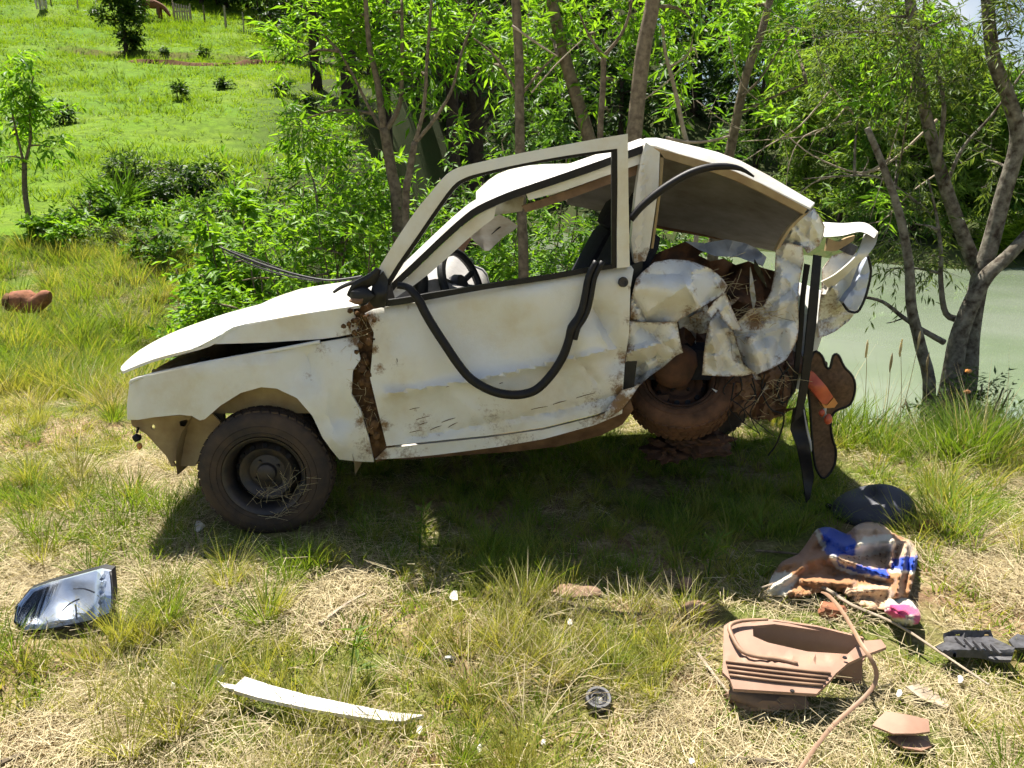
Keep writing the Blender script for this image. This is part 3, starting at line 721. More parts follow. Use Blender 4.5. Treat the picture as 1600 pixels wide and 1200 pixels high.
make_tree('sapling_tree', 'thin crooked bare-stemmed sapling above the rear of the car roof', 'tree', G,
    [(rooted([(1090, 330), (1068, 205), (1052, 130), (1040, 85), (1035, 40)], 6.2), .024, .012), (P([(1045, 105), (1075, 85), (1082, 55)], 6.2), .01, .006)],
    [Bs(1075, 165, 6.2, .28, 12), Bs(1090, 90, 6.2, .28, 12)], M['leafbush'], M['drywood'], leafL=.12, leafW=.027,
    bare=[(P([(1040, 215), (1075, 222), (1110, 220), (1140, 212)], 6.0), .014, .008), (P([(1000, 160), (1040, 130), (1075, 95)], 6.1), .007, .004), (P([(830, 145), (870, 100), (910, 62)], 5.7), .007, .003), (P([(800, 40), (850, 75), (872, 88)], 5.8), .01, .005)])
make_tree('sapling_tree', 'dark slanting sapling rising behind the black hose on the roof', 'tree', G,
    [(rooted([(1120, 330), (1138, 250), (1152, 180), (1168, 110), (1190, 50), (1210, -30)], 6.6), .055, .03), (P([(1152, 180), (1200, 155), (1260, 130)], 6.6), .016, .006), (P([(1160, 150), (1190, 120), (1240, 40)], 6.5), .014, .006)],
    [Bs(1180, 60, 6.4, .36, 26), Bs(1195, 20, 6.4, .36, 26), Bs(1150, 30, 6.6, .3, 14), Bs(1240, 70, 6.6, .28, 10)], M['leafbush'], M['bark'], leafL=.14, leafW=.034)
# right-hand tree on the bank
rt = 5.5
make_tree('bank_tree', 'old lichen-covered tree with several crooked trunks on the pond bank', 'tree', None,
    [(rooted([(1485, 600), (1500, 520), (1535, 440), (1575, 400), (1640, 330)], rt), 0.087, 0.040),
     (rooted([(1508, 620), (1516, 520), (1530, 440), (1548, 380), (1566, 310), (1590, 220), (1578, 160), (1552, 90), (1543, 0), (1535, -80)], rt + .15), 0.083, 0.037),
     (rooted([(1452, 620), (1438, 540), (1424, 480), (1420, 410), (1404, 330), (1380, 260), (1355, 200)], rt - .2), 0.054, 0.021),
     (P([(1505, 500), (1478, 490), (1470, 440), (1470, 390), (1462, 330), (1450, 280)], rt + .1), 0.029, 0.006),
     (P([(1530, 430), (1505, 370), (1480, 300), (1462, 240), (1440, 150), (1430, 80), (1420, -20)], rt + .3), 0.058, 0.037),
     (P([(1475, 535), (1440, 515), (1410, 495), (1380, 472), (1350, 464)], rt - .1), 0.023, 0.010), (P([(1412, 497), (1395, 503), (1385, 505)], rt - .1), 0.007, 0.003),
     (P([(1590, 220), (1625, 120), (1640, 20)], rt + .15), 0.037, 0.029), (P([(1478, 290), (1505, 230), (1550, 180), (1600, 110)], rt + .2), 0.016, 0.008),
     (P([(1465, 255), (1475, 170), (1465, 110)], rt + .2), 0.021, 0.012), (P([(1450, 330), (1380, 280), (1320, 275), (1255, 280)], rt + .3), 0.012, 0.004)],
    [B(1400, 30, rt, 0.64, 60), B(1480, 30, rt + .2, 0.51, 55), B(1320, 40, rt + .4, 0.51, 44), B(1470, 120, rt, 0.38, 30), B(1580, 60, rt, 0.42, 44), B(1450, 400, rt + .3, 0.31, 22), B(1430, 350, rt + .2, 0.31, 20), B(1390, 420, rt + .2, 0.19, 12), B(1400, 250, rt + .5, 0.42, 24), B(1270, 60, rt + .5, 0.42, 30), B(1540, 250, rt + .5, 0.34, 16), B(1340, 190, rt + .4, 0.34, 18)],
    M['leafolive'], M['barklichen'], k=14, Ls=.3, leafL=.075, leafW=.013, droop=.55, twr=.0035)
make_tree('broadleaf_sapling', 'spray of bright broad leaves hanging among the lichen-covered trunks', 'tree', None,
    [(P([(1425, 130), (1412, 220), (1400, 290)], 6.0), .008, .006), (P([(1430, 120), (1440, 40), (1450, -40)], 6.0), .009, .012)],
    [B(1390, 110, 6.0, .22, 12), B(1370, 160, 6.0, .16, 8), B(1440, 55, 5.9, .2, 8), B(1365, 300, 6.1, .16, 7), B(1200, 190, 6.3, .2, 9)],
    M['leaf'], M['bark'], leafL=.12, leafW=.03, base=pix(1400, 290, 6.0), connect=False)
# dead bare branches over the car
db = MB(); root = empty('dead_branch', pix(1250, 300, 6.0), 'bare grey dead branches arching over the rear of the car', 'branch')
for l, Y, r in [([(1460, 180), (1380, 265), (1290, 285), (1240, 300)], 6.2, .012), ([(1400, 240), (1340, 270), (1270, 240), (1215, 200)], 6.0, .01), ([(1480, 270), (1420, 300), (1370, 345), (1290, 350)], 6.1, .008),
                ([(1300, 140), (1250, 190), (1200, 230), (1165, 250)], 6.0, .008), ([(1330, 180), (1260, 215), (1230, 260), (1225, 300)], 6.0, .006), ([(1380, 150), (1330, 165), (1270, 210), (1160, 225)], 6.2, .01),
                ([(1420, 140), (1390, 240), (1360, 340)], 5.7, .006), ([(1330, 175), (1290, 120), (1270, 60)], 6.2, .008), 
                ([(1140, 60), (1165, 130), (1215, 180)], 6.4, .006), ([(1090, 160), (1150, 190), (1230, 190)], 6.4, .005)]:
    l2 = [(a + rng.normal(0, 5), b + rng.normal(0, 5)) for a, b in l]
    db.tube(P(l2, Y), [r, r * .35], 5, 4)
    for j in range(2):
        i = rng.integers(0, len(l2) - 1); t = rng.uniform(); a = l2[i][0] + (l2[i + 1][0] - l2[i][0]) * t; b = l2[i][1] + (l2[i + 1][1] - l2[i][1]) * t
        e = (a + rng.normal(-20, 35), b + rng.normal(10, 35)); db.tube(P([(a, b), ((a + e[0]) / 2 + 5, (b + e[1]) / 2 - 4), e], Y), [r * .45, r * .15], 4, 3)
db.build('branch', M['drywood'], root, sharp=0)

# left field tree and lone sapling
make_tree('young_tree', 'slim young tree with a forked stem alone on the left edge of the field', 'tree', None,
    [(rooted([(52, 372), (40, 310), (38, 255)], 11.5), .045, .035), (P([(38, 258), (24, 200), (14, 150)], 11.5), .02, .01), (P([(38, 258), (48, 215), (46, 160), (52, 120)], 11.5), .024, .01)],
    [B(45, 125, 11.5, .42, 24), B(20, 160, 11.4, .42, 22), B(60, 170, 11.4, .35, 15), B(5, 185, 11.5, .4, 15), B(85, 175, 11.4, .22, 8), B(85, 232, 11.4, .28, 9), B(20, 205, 11.5, .3, 10), B(10, 245, 11.5, .2, 8)],
    M['leaf'], M['bark'], leafL=.16, leafW=.042, droop=.7)
ty_ = 52
def crown_blobs(c, R_, n, ns, fl=1.0):
    return [((c[0] + rng.normal(0, R_ * .45), c[1] + rng.normal(0, R_ * .45), c[2] + rng.normal(0, R_ * .5 * fl)), (R_ * .6, R_ * .6, R_ * .5), ns) for _ in range(n)]
def field_tree(px, py, Y, h, wd, label, lm, n=12, ns=34, name='field_tree', group=None, leafL=.3, trunk=.16, bark='barkdark'):
    b = hit(px, py); b.z = gzf(b.x, b.y)
    limbs = [([b - Vector((0, 0, .2)), b + Vector((.05, 0, h * .3)), b + Vector((-.1, 0, h * .6)), b + Vector((0, 0, h * .85))], trunk, trunk * .3)]
    bl = []
    for i in range(n):
        t = rng.uniform(.22, 1); r_ = wd * (.35 + .65 * math.sin(math.pi * min(1, (t - .1) * 1.02)) ** .7)
        a = rng.uniform(0, 6.28); q = rng.uniform(0, .65) * r_
        bl.append(((b.x + math.cos(a) * q, b.y + math.sin(a) * q, b.z + h * t), (r_ * .5, r_ * .5, h * .13), ns))
    return make_tree(name, label, 'tree', group, limbs, bl, lm, M[bark], k=10, Ls=leafL * 2.2, leafL=leafL, leafW=leafL * .4, droop=.2, twr=.012)
field_tree(198, 92, 50, 4.4, 1.75, 'dark bushy tree alone on the grassy hillside', M['leafdark'], 18, 34, leafL=.26)
field_tree(590 / 2.667, 30, 58, 2.4, 1.0, 'small pale green tree behind the dark hillside tree', M['leafmid'], 7, 20, leafL=.22)

# trunks at the edge of the wood
def big_tree(px, py, Y, h, r, crown_z, crown_r, label, lm, n, ns, group, leafL=.26, bark='barkdark', lean=0):
    b = pix(px, py, Y); b.z = gzf(b.x, b.y)
    limbs = [([b - Vector((0, 0, .3)), b + Vector((lean * .3, 0, h * .35)), b + Vector((lean * .7, 0, h * .7)), b + Vector((lean, 0, h))], r, r * .45)]
    for j in range(4):
        a = rng.uniform(0, 6.28); t = rng.uniform(.45, .8); s_ = b + Vector((lean * t, 0, h * t))
        limbs.append(([s_, s_ + Vector((math.cos(a) * crown_r * .4, math.sin(a) * crown_r * .4, h * .08)), s_ + Vector((math.cos(a) * crown_r * .8, math.sin(a) * crown_r * .8, h * .2))], r * .35, r * .1))
    bl = crown_blobs((b.x + lean * .8, b.y, b.z + crown_z), crown_r, n, ns, 1.3)
    return make_tree('forest_tree', label, 'tree', group, limbs, bl, lm, M[bark], k=9, Ls=leafL * 2.4, leafL=leafL, leafW=leafL * .36, droop=.3, twr=.012, nseg=9)
GW = 'dark trunks at the edge of the wood'
big_tree(496, 152, 32, 9, .24, 8.0, 2.2, 'dark trunk furthest left at the edge of the wood', M['leafmid'], 9, 30, GW)
big_tree(548, 175, 29, 9, .34, 8.2, 2.4, 'stout dark trunk, second from the left at the edge of the wood', M['leafmid'], 9, 30, GW)
big_tree(604, 190, 27, 9, .2, 8.0, 2.2, 'thin dark trunk behind the forked brown sapling', M['leafmid'], 9, 30, GW)
big_tree(708, 240, 24, 9, .3, 7.6, 2.4, 'dark trunk directly above the white door frame bend', M['leafdark'], 9, 30, GW)
big_tree(742, 250, 26, 9, .42, 7.4, 2.6, 'broad dark trunk at the wood edge beside the pond', M['leafdark'], 10, 30, GW)
# the wood beyond the pond: individual crowns, far to near
GF = 'trees of the wood beyond the pond'
def far_pos(px, Y): return (px - 800) / FPX * Y * 1.02
spots = []
for Y, xs in ((40, np.linspace(600, 1250, 8)), (46, np.linspace(560, 1320, 9)), (54, np.linspace(480, 1400, 10)), (64, np.linspace(420, 1560, 11))):
    for px in xs: spots.append((px + rng.normal(0, 18), Y + rng.normal(0, 1.5)))
for i, (px, Y) in enumerate(spots):
    x = far_pos(px, Y); b = Vector((x, Y, gzf(x, Y))); h = rng.uniform(6, 9); cr_ = rng.uniform(2.0, 2.9)
    lm = M['leafdark'] if rng.uniform() < .78 else M['leafmid']
    limbs = [([b - Vector((0, 0, .3)), b + Vector((rng.normal(0, .2), 0, h * .4)), b + Vector((rng.normal(0, .4), 0, h * .8))], .2, .08)]
    bl = [((b.x + rng.normal(0, cr_ * .5), b.y + rng.normal(0, cr_ * .4), b.z + h * rng.uniform(.18, 1.0)), (cr_ * .55, cr_ * .55, cr_ * .45), 30) for _ in range(11)]
    make_tree('forest_tree', 'dense dark green tree in the wood beyond the pond', 'tree', GF, limbs, bl, lm, M['barkdark'], k=8, Ls=.8, leafL=.36, leafW=.15, droop=.3, twr=.012, nseg=6)
# feathery trees on the right far shore
GR = 'feathery trees on the far shore'
for i, (px, Y, h, cr_) in enumerate([(1230, 31, 6.5, 2.0), (1290, 28, 6.0, 1.9), (1350, 26, 5.6, 1.9), (1410, 25, 5.2, 1.8), (1470, 25, 4.8, 1.8), (1530, 25, 4.6, 1.8), (1590, 25, 4.4, 1.8), (1650, 25, 4.6, 1.8), (1160, 36, 8, 2.4), (1380, 34, 5.5, 2.2), (1480, 36, 5, 2.2), (1580, 36, 4.6, 2.2), (1670, 36, 4.6, 2.2), (1280, 36, 7, 2.4)]):
    x = far_pos(px, Y); b = Vector((x, Y, max(gzf(x, Y), -.9))); lm = [M['leafwisp'], M['leafmid']][(i % 3) == 2]
    limbs = [([b - Vector((0, 0, .4)), b + Vector((rng.normal(0, .2), 0, h * .4)), b + Vector((rng.normal(0, .5), 0, h * .85))], .14, .05)]
    bl = [((b.x + rng.normal(0, cr_ * .45), b.y + rng.normal(0, cr_ * .4), b.z + h * rng.uniform(.12, 1.0)), (cr_ * .5, cr_ * .5, cr_ * .5), 30) for _ in range(13)]
    make_tree('feathery_tree', 'soft feathery green tree on the far shore of the pond', 'tree', GR, limbs, bl, lm, M['barkdark'], k=14, Ls=1.0, leafL=.34, leafW=.06, droop=.5, twr=.012, nseg=6)
for i, (px, Y) in enumerate([(1540, 23.5), (1575, 23.5), (1610, 23.5), (1500, 24.5)]):
    x = far_pos(px, Y); yy = float(shore(x)) + .3; b = Vector((x, yy, gzf(x, yy)))
    make_tree('shore_reeds', 'sunlit yellow-green reeds at the far waterline behind the lichen-covered trunks', 'reeds', 'reeds at the far waterline', [([b, b + Vector((0, 0, .4))], .02, .01)], [((b.x + q, b.y, b.z + .3), (.9, .4, .4), 30) for q in (-.6, .5)], M['g_field'], M['bark'], k=8, Ls=.5, leafL=.6, leafW=.04, droop=0, connect=False, part='stem', up=1.2)
# hilltop wood
GH = 'trees along the top of the hill'
for i, px in enumerate(np.linspace(235, 455, 11)):
    q = hit(px, max(2, (px - 215) * .16)); x, Y = q.x, q.y + 1.5 + abs(rng.normal(0, 1.2)); b = Vector((x, Y, gzf(x, Y))); h = rng.uniform(6, 8)
    limbs = [([b - Vector((0, 0, .3)), b + Vector((0, 0, h * .4)), b + Vector((.2, 0, h * .8))], .25, .1)]
    bl = [((b.x + rng.normal(0, 1.4), b.y + rng.normal(0, 1), b.z + h * rng.uniform(.12, 1)), (1.7, 1.7, 1.3), 22) for _ in range(9)]
    make_tree('forest_tree', 'dark tree standing along the top of the green hill', 'tree', GH, limbs, bl, M['leafdark'], M['barkdark'], k=8, Ls=.9, leafL=.5, leafW=.22, droop=.3, twr=.015, nseg=6)

# bushes between verge and pond
def bush(px, py, Y, wd, h, n, ns, label, group, lm='leafbush', leafL=.085, leafW=.034, k=9, droop=.25, Ls=.22, base=None):
    c = pix(px, py, Y); z0 = gzf(c.x, c.y); h = max(.25, c.z - z0) * .97
    b = Vector((c.x, c.y, z0)); limbs = []
    bl = []
    for i in range(n):
        a = rng.uniform(0, 6.28); q = math.sqrt(rng.uniform()) * wd; zz = z0 + h * rng.uniform(.12, 1) * (1 - .35 * (q / wd) ** 2)
        bl.append(((c.x + math.cos(a) * q, c.y + math.sin(a) * q * .8, zz), (wd * .38, wd * .38, h * .22), ns))
    for j in range(4):
        a = rng.uniform(0, 6.28); limbs.append(([b - Vector((0, 0, .05)), b + Vector((math.cos(a) * wd * .3, math.sin(a) * wd * .3, h * .45)), b + Vector((math.cos(a) * wd * .6, math.sin(a) * wd * .6, h * .85))], .016, .005))
    return make_tree('bush', label, 'bush', group, limbs, bl, M[lm], M['bark'], k=k, Ls=Ls, leafL=leafL, leafW=leafW, droop=droop, twr=.0035, part='stem', nseg=5)
GB = 'leafy bushes between the verge and the pond'
bush(310, 375, 7.6, .4, 0, 9, 24, 'low broad-leaved bush left of the wiper blade tip', GB)
bush(345, 275, 7.6, .5, 0, 11, 26, 'bright bush with broad pale leaves above the wiper blade tip', GB, leafL=.13, leafW=.055)
bush(400, 300, 6.7, .6, 0, 13, 28, 'large leafy bush above the front of the white hood', GB)
bush(470, 300, 6.3, .6, 0, 13, 28, 'dense bush right above the middle of the hood', GB)
bush(540, 290, 6.2, .6, 0, 14, 30, 'dense bush above the rear of the hood', GB)
bush(590, 265, 6.7, .6, 0, 14, 30, 'dense bush at the foot of the forked sapling', GB)
bush(425, 200, 8.6, .75, 0, 14, 26, 'tall willow-leaved bush standing out against the green hill', GB, leafL=.14, leafW=.03)
bush(490, 215, 8.0, .75, 0, 15, 28, 'tall light green bush left of the forked sapling', GB, leafL=.13, leafW=.03)
bush(560, 200, 8.4, .8, 0, 16, 28, 'tall bush filling the gap behind the forked sapling', GB, leafL=.12, leafW=.03)
bush(650, 250, 7.0, .6, 0, 14, 26, 'bush in front of the pale slender sapling', GB, leafL=.11, leafW=.03)
bush(690, 270, 7.6, .8, 0, 15, 28, 'bush behind the windscreen pillar', GB, leafL=.11, leafW=.03)
bush(760, 180, 8.8, .9, 0, 16, 30, 'tall bush above the white door frame', GB, leafL=.12, leafW=.03)
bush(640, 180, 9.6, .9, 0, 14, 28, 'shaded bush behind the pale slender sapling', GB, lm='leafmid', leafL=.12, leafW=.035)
bush(770, 385, 6.2, .5, 0, 11, 22, 'leafy bush seen low through the side window', GB, leafL=.1, leafW=.03)
bush(870, 365, 6.0, .5, 0, 12, 22, 'bush of long leaves right of the trunk seen through the side window', GB, leafL=.11, leafW=.026)
bush(880, 295, 7.4, .6, 0, 10, 16, 'yellow-green bush high in the side window opening', GB, leafL=.1, leafW=.026)
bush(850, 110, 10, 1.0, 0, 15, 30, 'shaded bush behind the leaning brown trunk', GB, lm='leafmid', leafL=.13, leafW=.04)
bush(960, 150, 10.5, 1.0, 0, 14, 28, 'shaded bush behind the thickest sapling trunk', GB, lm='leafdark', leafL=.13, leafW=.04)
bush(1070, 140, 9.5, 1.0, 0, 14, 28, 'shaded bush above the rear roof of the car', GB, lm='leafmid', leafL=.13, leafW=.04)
bush(380, 240, 11.5, .9, 0, 10, 26, 'low dark bush at the foot of the hill', GB, lm='leafmid', leafL=.12, leafW=.04)
bush(285, 250, 14, .7, 0, 9, 24, 'low dark green bush on the lower slope', GB, lm='leafdark', leafL=.13, leafW=.05)
bush(215, 235, 15, .7, 0, 9, 24, 'tufted dark bush on the lower slope left of the others', GB, lm='leafdark', leafL=.14, leafW=.03)
bush(135, 300, 11.5, .5, 0, 8, 16, 'low green bush right of the slim young tree', GB, lm='leafmid', leafL=.1, leafW=.04)
bush(230, 320, 12, .5, 0, 8, 18, 'soft green bush in the hollow left of the hood bushes', GB, leafL=.09, leafW=.03)
bush(190, 350, 10.5, .35, 0, 6, 16, 'small olive bush in the long grass of the hollow', GB, lm='leafolive', leafL=.08, leafW=.02)
bush(105, 340, 10.5, .5, 0, 8, 20, 'small green bush at the foot of the slim young tree', GB, leafL=.1, leafW=.05)
bush(245, 360, 10, .45, 0, 8, 20, 'knee-high bush behind the long grass beside the hood', GB, lm='leafmid', leafL=.1, leafW=.035)
bush(1545, 580, 5.0, .3, 0, 7, 16, 'dark small-leaved shrub at the foot of the lichen-covered trunks', GB, lm='leafdark', leafL=.06, leafW=.014)
bush(1470, 610, 4.9, .35, 0, 7, 16, 'low shrub between the roots of the lichen-covered tree', GB, lm='leafdark', leafL=.06, leafW=.016)
# dry reedy grass clumps in the long grass (left)
for i, (px, py, Y, h, lab) in enumerate([(180, 300, 13, .7, 'dark clump of tall grass on the lower slope')]):
    c = pix(px, py, Y); z0 = gzf(c.x, c.y); mb = MB(); 
    b = Vector((c.x, c.y, z0))
    make_tree('reed_clump', lab, 'reeds', None, [([b, b + Vector((0, 0, .2))], .02, .015)], [((b.x, b.y, b.z + .1), (.3, .25, .1), 50)], M['leafmid'], M['bark'], k=5, Ls=.3, leafL=h * .8, leafW=.012, droop=-.1, connect=False, part='stem', up=1.3)

# scattered shrubs and weeds on the hill: things one can count
GS = 'small dark shrubs dotted over the hillside'
SL = ['small dark shrub in the middle of the green hillside', 'tiny shrub right of the middle of the hillside', 'dark shrub beside the leftmost trunk of the wood', 'low dark shrub right of the crown of the slim young tree', 'small shrub below the earth bank, right of the lone dark tree', 'shrub at the right end of the earth bank near the wood', 'tiny shrub between the two others along the earth bank', 'small shrub just right of the lone dark tree trunk', 'small shrub on the slope left of the leftmost wood trunk', 'dark shrub hidden by the crown of the slim young tree', 'small shrub on the slope left of the lone dark tree top']
for i, (px, py, Y, s_) in enumerate([(278, 158, 38, .5), (352, 138, 42, .4), (478, 170, 30, .55), (100, 195, 28, .6), (318, 90, 49, .45), (452, 98, 47, .5), (395, 98, 48, .35), (255, 92, 49, .4), (440, 150, 34, .4), (50, 215, 24, .5), (150, 25, 70, .5)]):
    b = hit(px, py); b.z = gzf(b.x, b.y)
    make_tree('hill_shrub', SL[i], 'shrub', GS, [([b, b + Vector((0, 0, s_ * .6))], .03, .01)], [((b.x, b.y, b.z + s_ * .45), (s_ * .8, s_ * .6, s_ * .5), 24)], M['leafdark'], M['barkdark'], k=8, Ls=.3, leafL=.2, leafW=.08, droop=.2, part='stem')
# upright weeds by the car
for i, (px, py, h, lab) in enumerate([(655, 872, .28, 'upright leafy weed in the shade in front of the door'), (548, 1068, .2, 'tall thin green weed near the white trim strip'), (1105, 905, .2, 'bright grassy weed at the shadow edge left of the blanket')]):
    b = pixz(px, py, .0); b.z = gzf(b.x, b.y)
    make_tree('weed', lab, 'weed', None, [([b - Vector((0, 0, .02)), b + Vector((.01, 0, h * .5)), b + Vector((.03, 0, h))], .004, .0015)], [((b.x + .01 + .02 * t, b.y, b.z + h * t), (.012, .012, .03), 3) for t in (.3, .55, .8)], M['g_lush'], M['leafmid'], k=4, Ls=.04, leafL=.05, leafW=.01, droop=.0, up=.9, twr=.001, connect=False, part='stem', nseg=5)
for i, (px, py, Y, h) in enumerate([(1410, 640, 4.6, .75), (1445, 640, 4.7, .7), (1375, 660, 4.4, .6), (1395, 640, 4.7, .85), (1345, 660, 4.5, .7)]):
    b = pix(px, py, Y); b.z = gzf(b.x, b.y); tip = b + Vector((rng.normal(0, .06), 0, h))
    t = empty('seed_stalk', b, ['dry seed stalk against the pond, second from the right', 'rightmost dry seed stalk, beside the lichen-covered trunks', 'shorter dry seed stalk right of the hanging sunshade', 'tallest dry seed stalk, third from the right', 'dry seed stalk nearest the hanging sunshade'][i], 'grass stalk', 'dry stalks on the pond bank')
    MB().tube([b, (b + tip) / 2 + Vector((.02, 0, 0)), tip], [.003, .0015], 5, 4).build('stem', M['g_straw'], t)
    MB().blob(tip, (.008, .008, .06), i, .3, 2).build('seed_head', M['g_straw'], t)
for i, (px, py) in enumerate([(1513, 580), (1511, 612), (1508, 644)]):
    c = pix(px, py, 4.8); b = Vector((c.x, c.y, gzf(c.x, c.y)))
    t = empty('orange_flower', b, ['orange flower, topmost of three by the lichen-covered trunks', 'orange flower, middle of three by the lichen-covered trunks', 'orange flower, lowest of three by the lichen-covered trunks'][i], 'flower', 'orange flowers on the bank')
    MB().tube([b, c], [.003, .002], 5, 1).build('stem', M['leafmid'], t); MB().blob(c, (.02, .02, .014), i, .5, 2, 3).build('flower_head', M['amber'], t)

# eroded earth bank across the hillside
V = []; F = []; bp_ = np.array([tuple(hit(px, 97 + 4 * math.sin((px - 200) / 70) + (px - 205) * .02)) for px in np.linspace(200, 458, 120)])
bp_[:, 1] = np.convolve(np.pad(bp_[:, 1], 6, 'edge'), np.ones(13) / 13, 'valid')
for i, (x, y, z) in enumerate(bp_):
    q = Vector((x, y, gzf(x, y))); t = i / 119; h_ = .32 * math.sin(math.pi * t) ** .4 * (.45 + .8 * float(vnoise(x * 1.0, 0, 1.1, 3)))
    V += [q + Vector((0, -.3, -.15)), q + Vector((0, -.12 + .15 * float(vnoise(x, 1, .5, 6)), h_ * .6)), q + Vector((0, .1, h_)), q + Vector((0, .35, h_ * .95)), q + Vector((0, 1.2, -.05))]
n = len(V) // 5; F = [(i * 5 + j, i * 5 + 5 + j, i * 5 + 6 + j, i * 5 + 1 + j) for i in range(n - 1) for j in range(4)]
o = mk('earth_bank', V, F, M['mud'], None, hit(330, 100), sharp=30); tag(o, 'low bank of bare dark earth across the green hillside', 'bank', kind='structure')
# ------------------------------------------------------------------ cows, fence
def cow(px, py, Y, mat, label, head, face):
    b = hit(px, py); b.z = gzf(b.x, b.y); f = face
    J = [(-.75 * f, 0, 1.15, .30), (-.3 * f, 0, 1.12, .36), (.25 * f, 0, 1.12, .37), (.65 * f, 0, 1.18, .28), (.95 * f, 0, head[0] * .5 + .62, .2), (1.2 * f, 0, head[0], .15), (1.42 * f, 0, head[1], .09)]
    ed = [(i, i + 1) for i in range(6)]
    for (jx, s_, at) in ((.6, 1, 3), (.6, -1, 3), (-.7, 1, 0), (-.7, -1, 0)):
        n = len(J); J += [((jx + .0) * f, .2 * s_, .72, .13), ((jx + .03) * f, .2 * s_, .38, .075), (jx * f, .2 * s_, .03, .07)]; ed += [(at, n), (n, n + 1), (n + 1, n + 2)]
    n = len(J); J += [(-.98 * f, 0, 1.1, .05), (-1.03 * f, 0, .6, .03)]; ed += [(0, n), (n, n + 1)]
    n = len(J); J += [(1.12 * f, .2, head[0] + .1, .04), (1.12 * f, -.2, head[0] + .1, .04)]; ed += [(5, n), (5, n + 1)]
    me = bpy.data.meshes.new('cow'); me.from_pydata([q[:3] for q in J], ed, []); o = bpy.data.objects.new('cow', me); COL.objects.link(o)
    sk = o.modifiers.new('skin', 'SKIN'); ss = o.modifiers.new('sub', 'SUBSURF'); ss.levels = ss.render_levels = 2
    for q, d in zip(J, me.skin_vertices[0].data): d.radius = (q[3], q[3])
    me.skin_vertices[0].data[1].use_root = True
    dg = bpy.context.evaluated_depsgraph_get(); m2 = bpy.data.meshes.new_from_object(o.evaluated_get(dg)); bpy.data.objects.remove(o)
    m2.materials.clear(); m2.materials.append(mat); o = bpy.data.objects.new('cow', m2); COL.objects.link(o); o.location = b
    return tag(o, label, 'cow')
bpy.context.view_layer.update()
o = cow(66, 20, 78, M['cowwhite'], 'pale cow at the top left of the hillside', (1.2, 1.0), 1); o.rotation_euler.z = R(-70)
cow(239, 31, 72, M['cowbrown'], 'brown cow grazing beside the fence on the hill', (.55, .2), 1)
fr = empty('wire_fence', hit(352, 44), 'wooden post and wire fence across the top of the hillside', 'fence')
prev = None
for i, (px, py, h, r) in enumerate([(80, 9, 1.3, .06), (122, 14, 1.0, .06), (172, 14, 1.2, .06), (246, 26, 1.4, .07), (272, 32, 1.5, .07), (299, 36, 1.4, .07), (320, 38, 1.4, .08), (353, 44, 1.6, .10), (381, 50, 1.4, .06), (408, 54, 1.4, .06), (440, 58, 1.4, .06)]):
    q = hit(px, py); x, Y = q.x, q.y; z = gzf(x, Y); MB().tube([(x, Y, z - .2), (x + .03, Y, z + h * .6), (x + .02, Y, z + h)], [r, r * .8], 7, 1).build('post', M['drywood' if i % 3 else 'bark'], fr)
    if prev is not None:
        for hh in (.5, .9): MB().tube([prev + Vector((0, 0, hh)), (prev + Vector((x, Y, z))) / 2 + Vector((0, 0, hh - .05)), Vector((x, Y, z + hh))], .006, 4, 2).build('wire', M['greyplastic'], fr)
    prev = Vector((x, Y, z))
g0 = hit(286, 35); hr = empty('slatted_gate', g0, 'small pale slatted gate in the hilltop fence', 'gate')
for i in range(7):
    x = g0.x + (i - 3) * .2; z = gzf(x, g0.y); MB().box(Vector((x, g0.y, z + .65)), (.12, .05, 1.3), bev=.01).build('slat', M['drywood'], hr)
MB().box(Vector((g0.x, g0.y + .06, g0.z + .8)), (1.4, .05, .1), bev=.01).build('rail', M['drywood'], hr)

# ================================================================== the wrecked car
car = empty('wrecked_car', (-.1, 3.8, 0), 'crushed white two-door hatchback with torn rear side, standing on the grass', 'car')
A = M['paint']
# --- bonnet: top surface from the near edge to the far edge, with a turned-down side
Nl = [(192, 580), (240, 561), (312, 539), (336, 526), (364, 511), (430, 498), (500, 486), (562, 477)]
near = [pix(a, b, 3.07) for a, b in Nl]
rows = []
for j, (v, dz, fw) in enumerate([(0, 0, 0), (.05, .012, .03), (.25, .028, .07), (.5, .035, .085), (.75, .028, .07), (.95, .01, .03), (1, 0, 0)]):
    r_ = []
    for i, q in enumerate(near):
        u = i / 7; x = q.x - fw * (1 - u) ** 2 * 1.3
        dent = -.02 * math.exp(-((u - .38) ** 2) / .01) * math.exp(-(v ** 2) / .05)
        r_.append(Vector((x, 3.07 + v * 1.38, q.z + dz * (1 - .5 * (1 - u) ** 3) - .05 * v * u + dent)))
    rows.append(r_)
hood = loft('hood', rows, A, car, .012, 3)
sheet('hood_side', [(300, 543), (312, 540), (336, 527.5), (364, 512.5), (430, 499.5), (500, 487.5), (550, 479), (556, 500), (561, 519), (530, 526), (504, 529.5), (420, 535), (328, 538)], depth(3.065, creases=[(364, 512, 330, 540, 8, .012), (430, 520, 560, 500, 14, .012)]), A, car, .012, 12,
      mud=[(556, 512, 15, .8), (535, 524, 12, .55), (560, 482, 8, .6)])
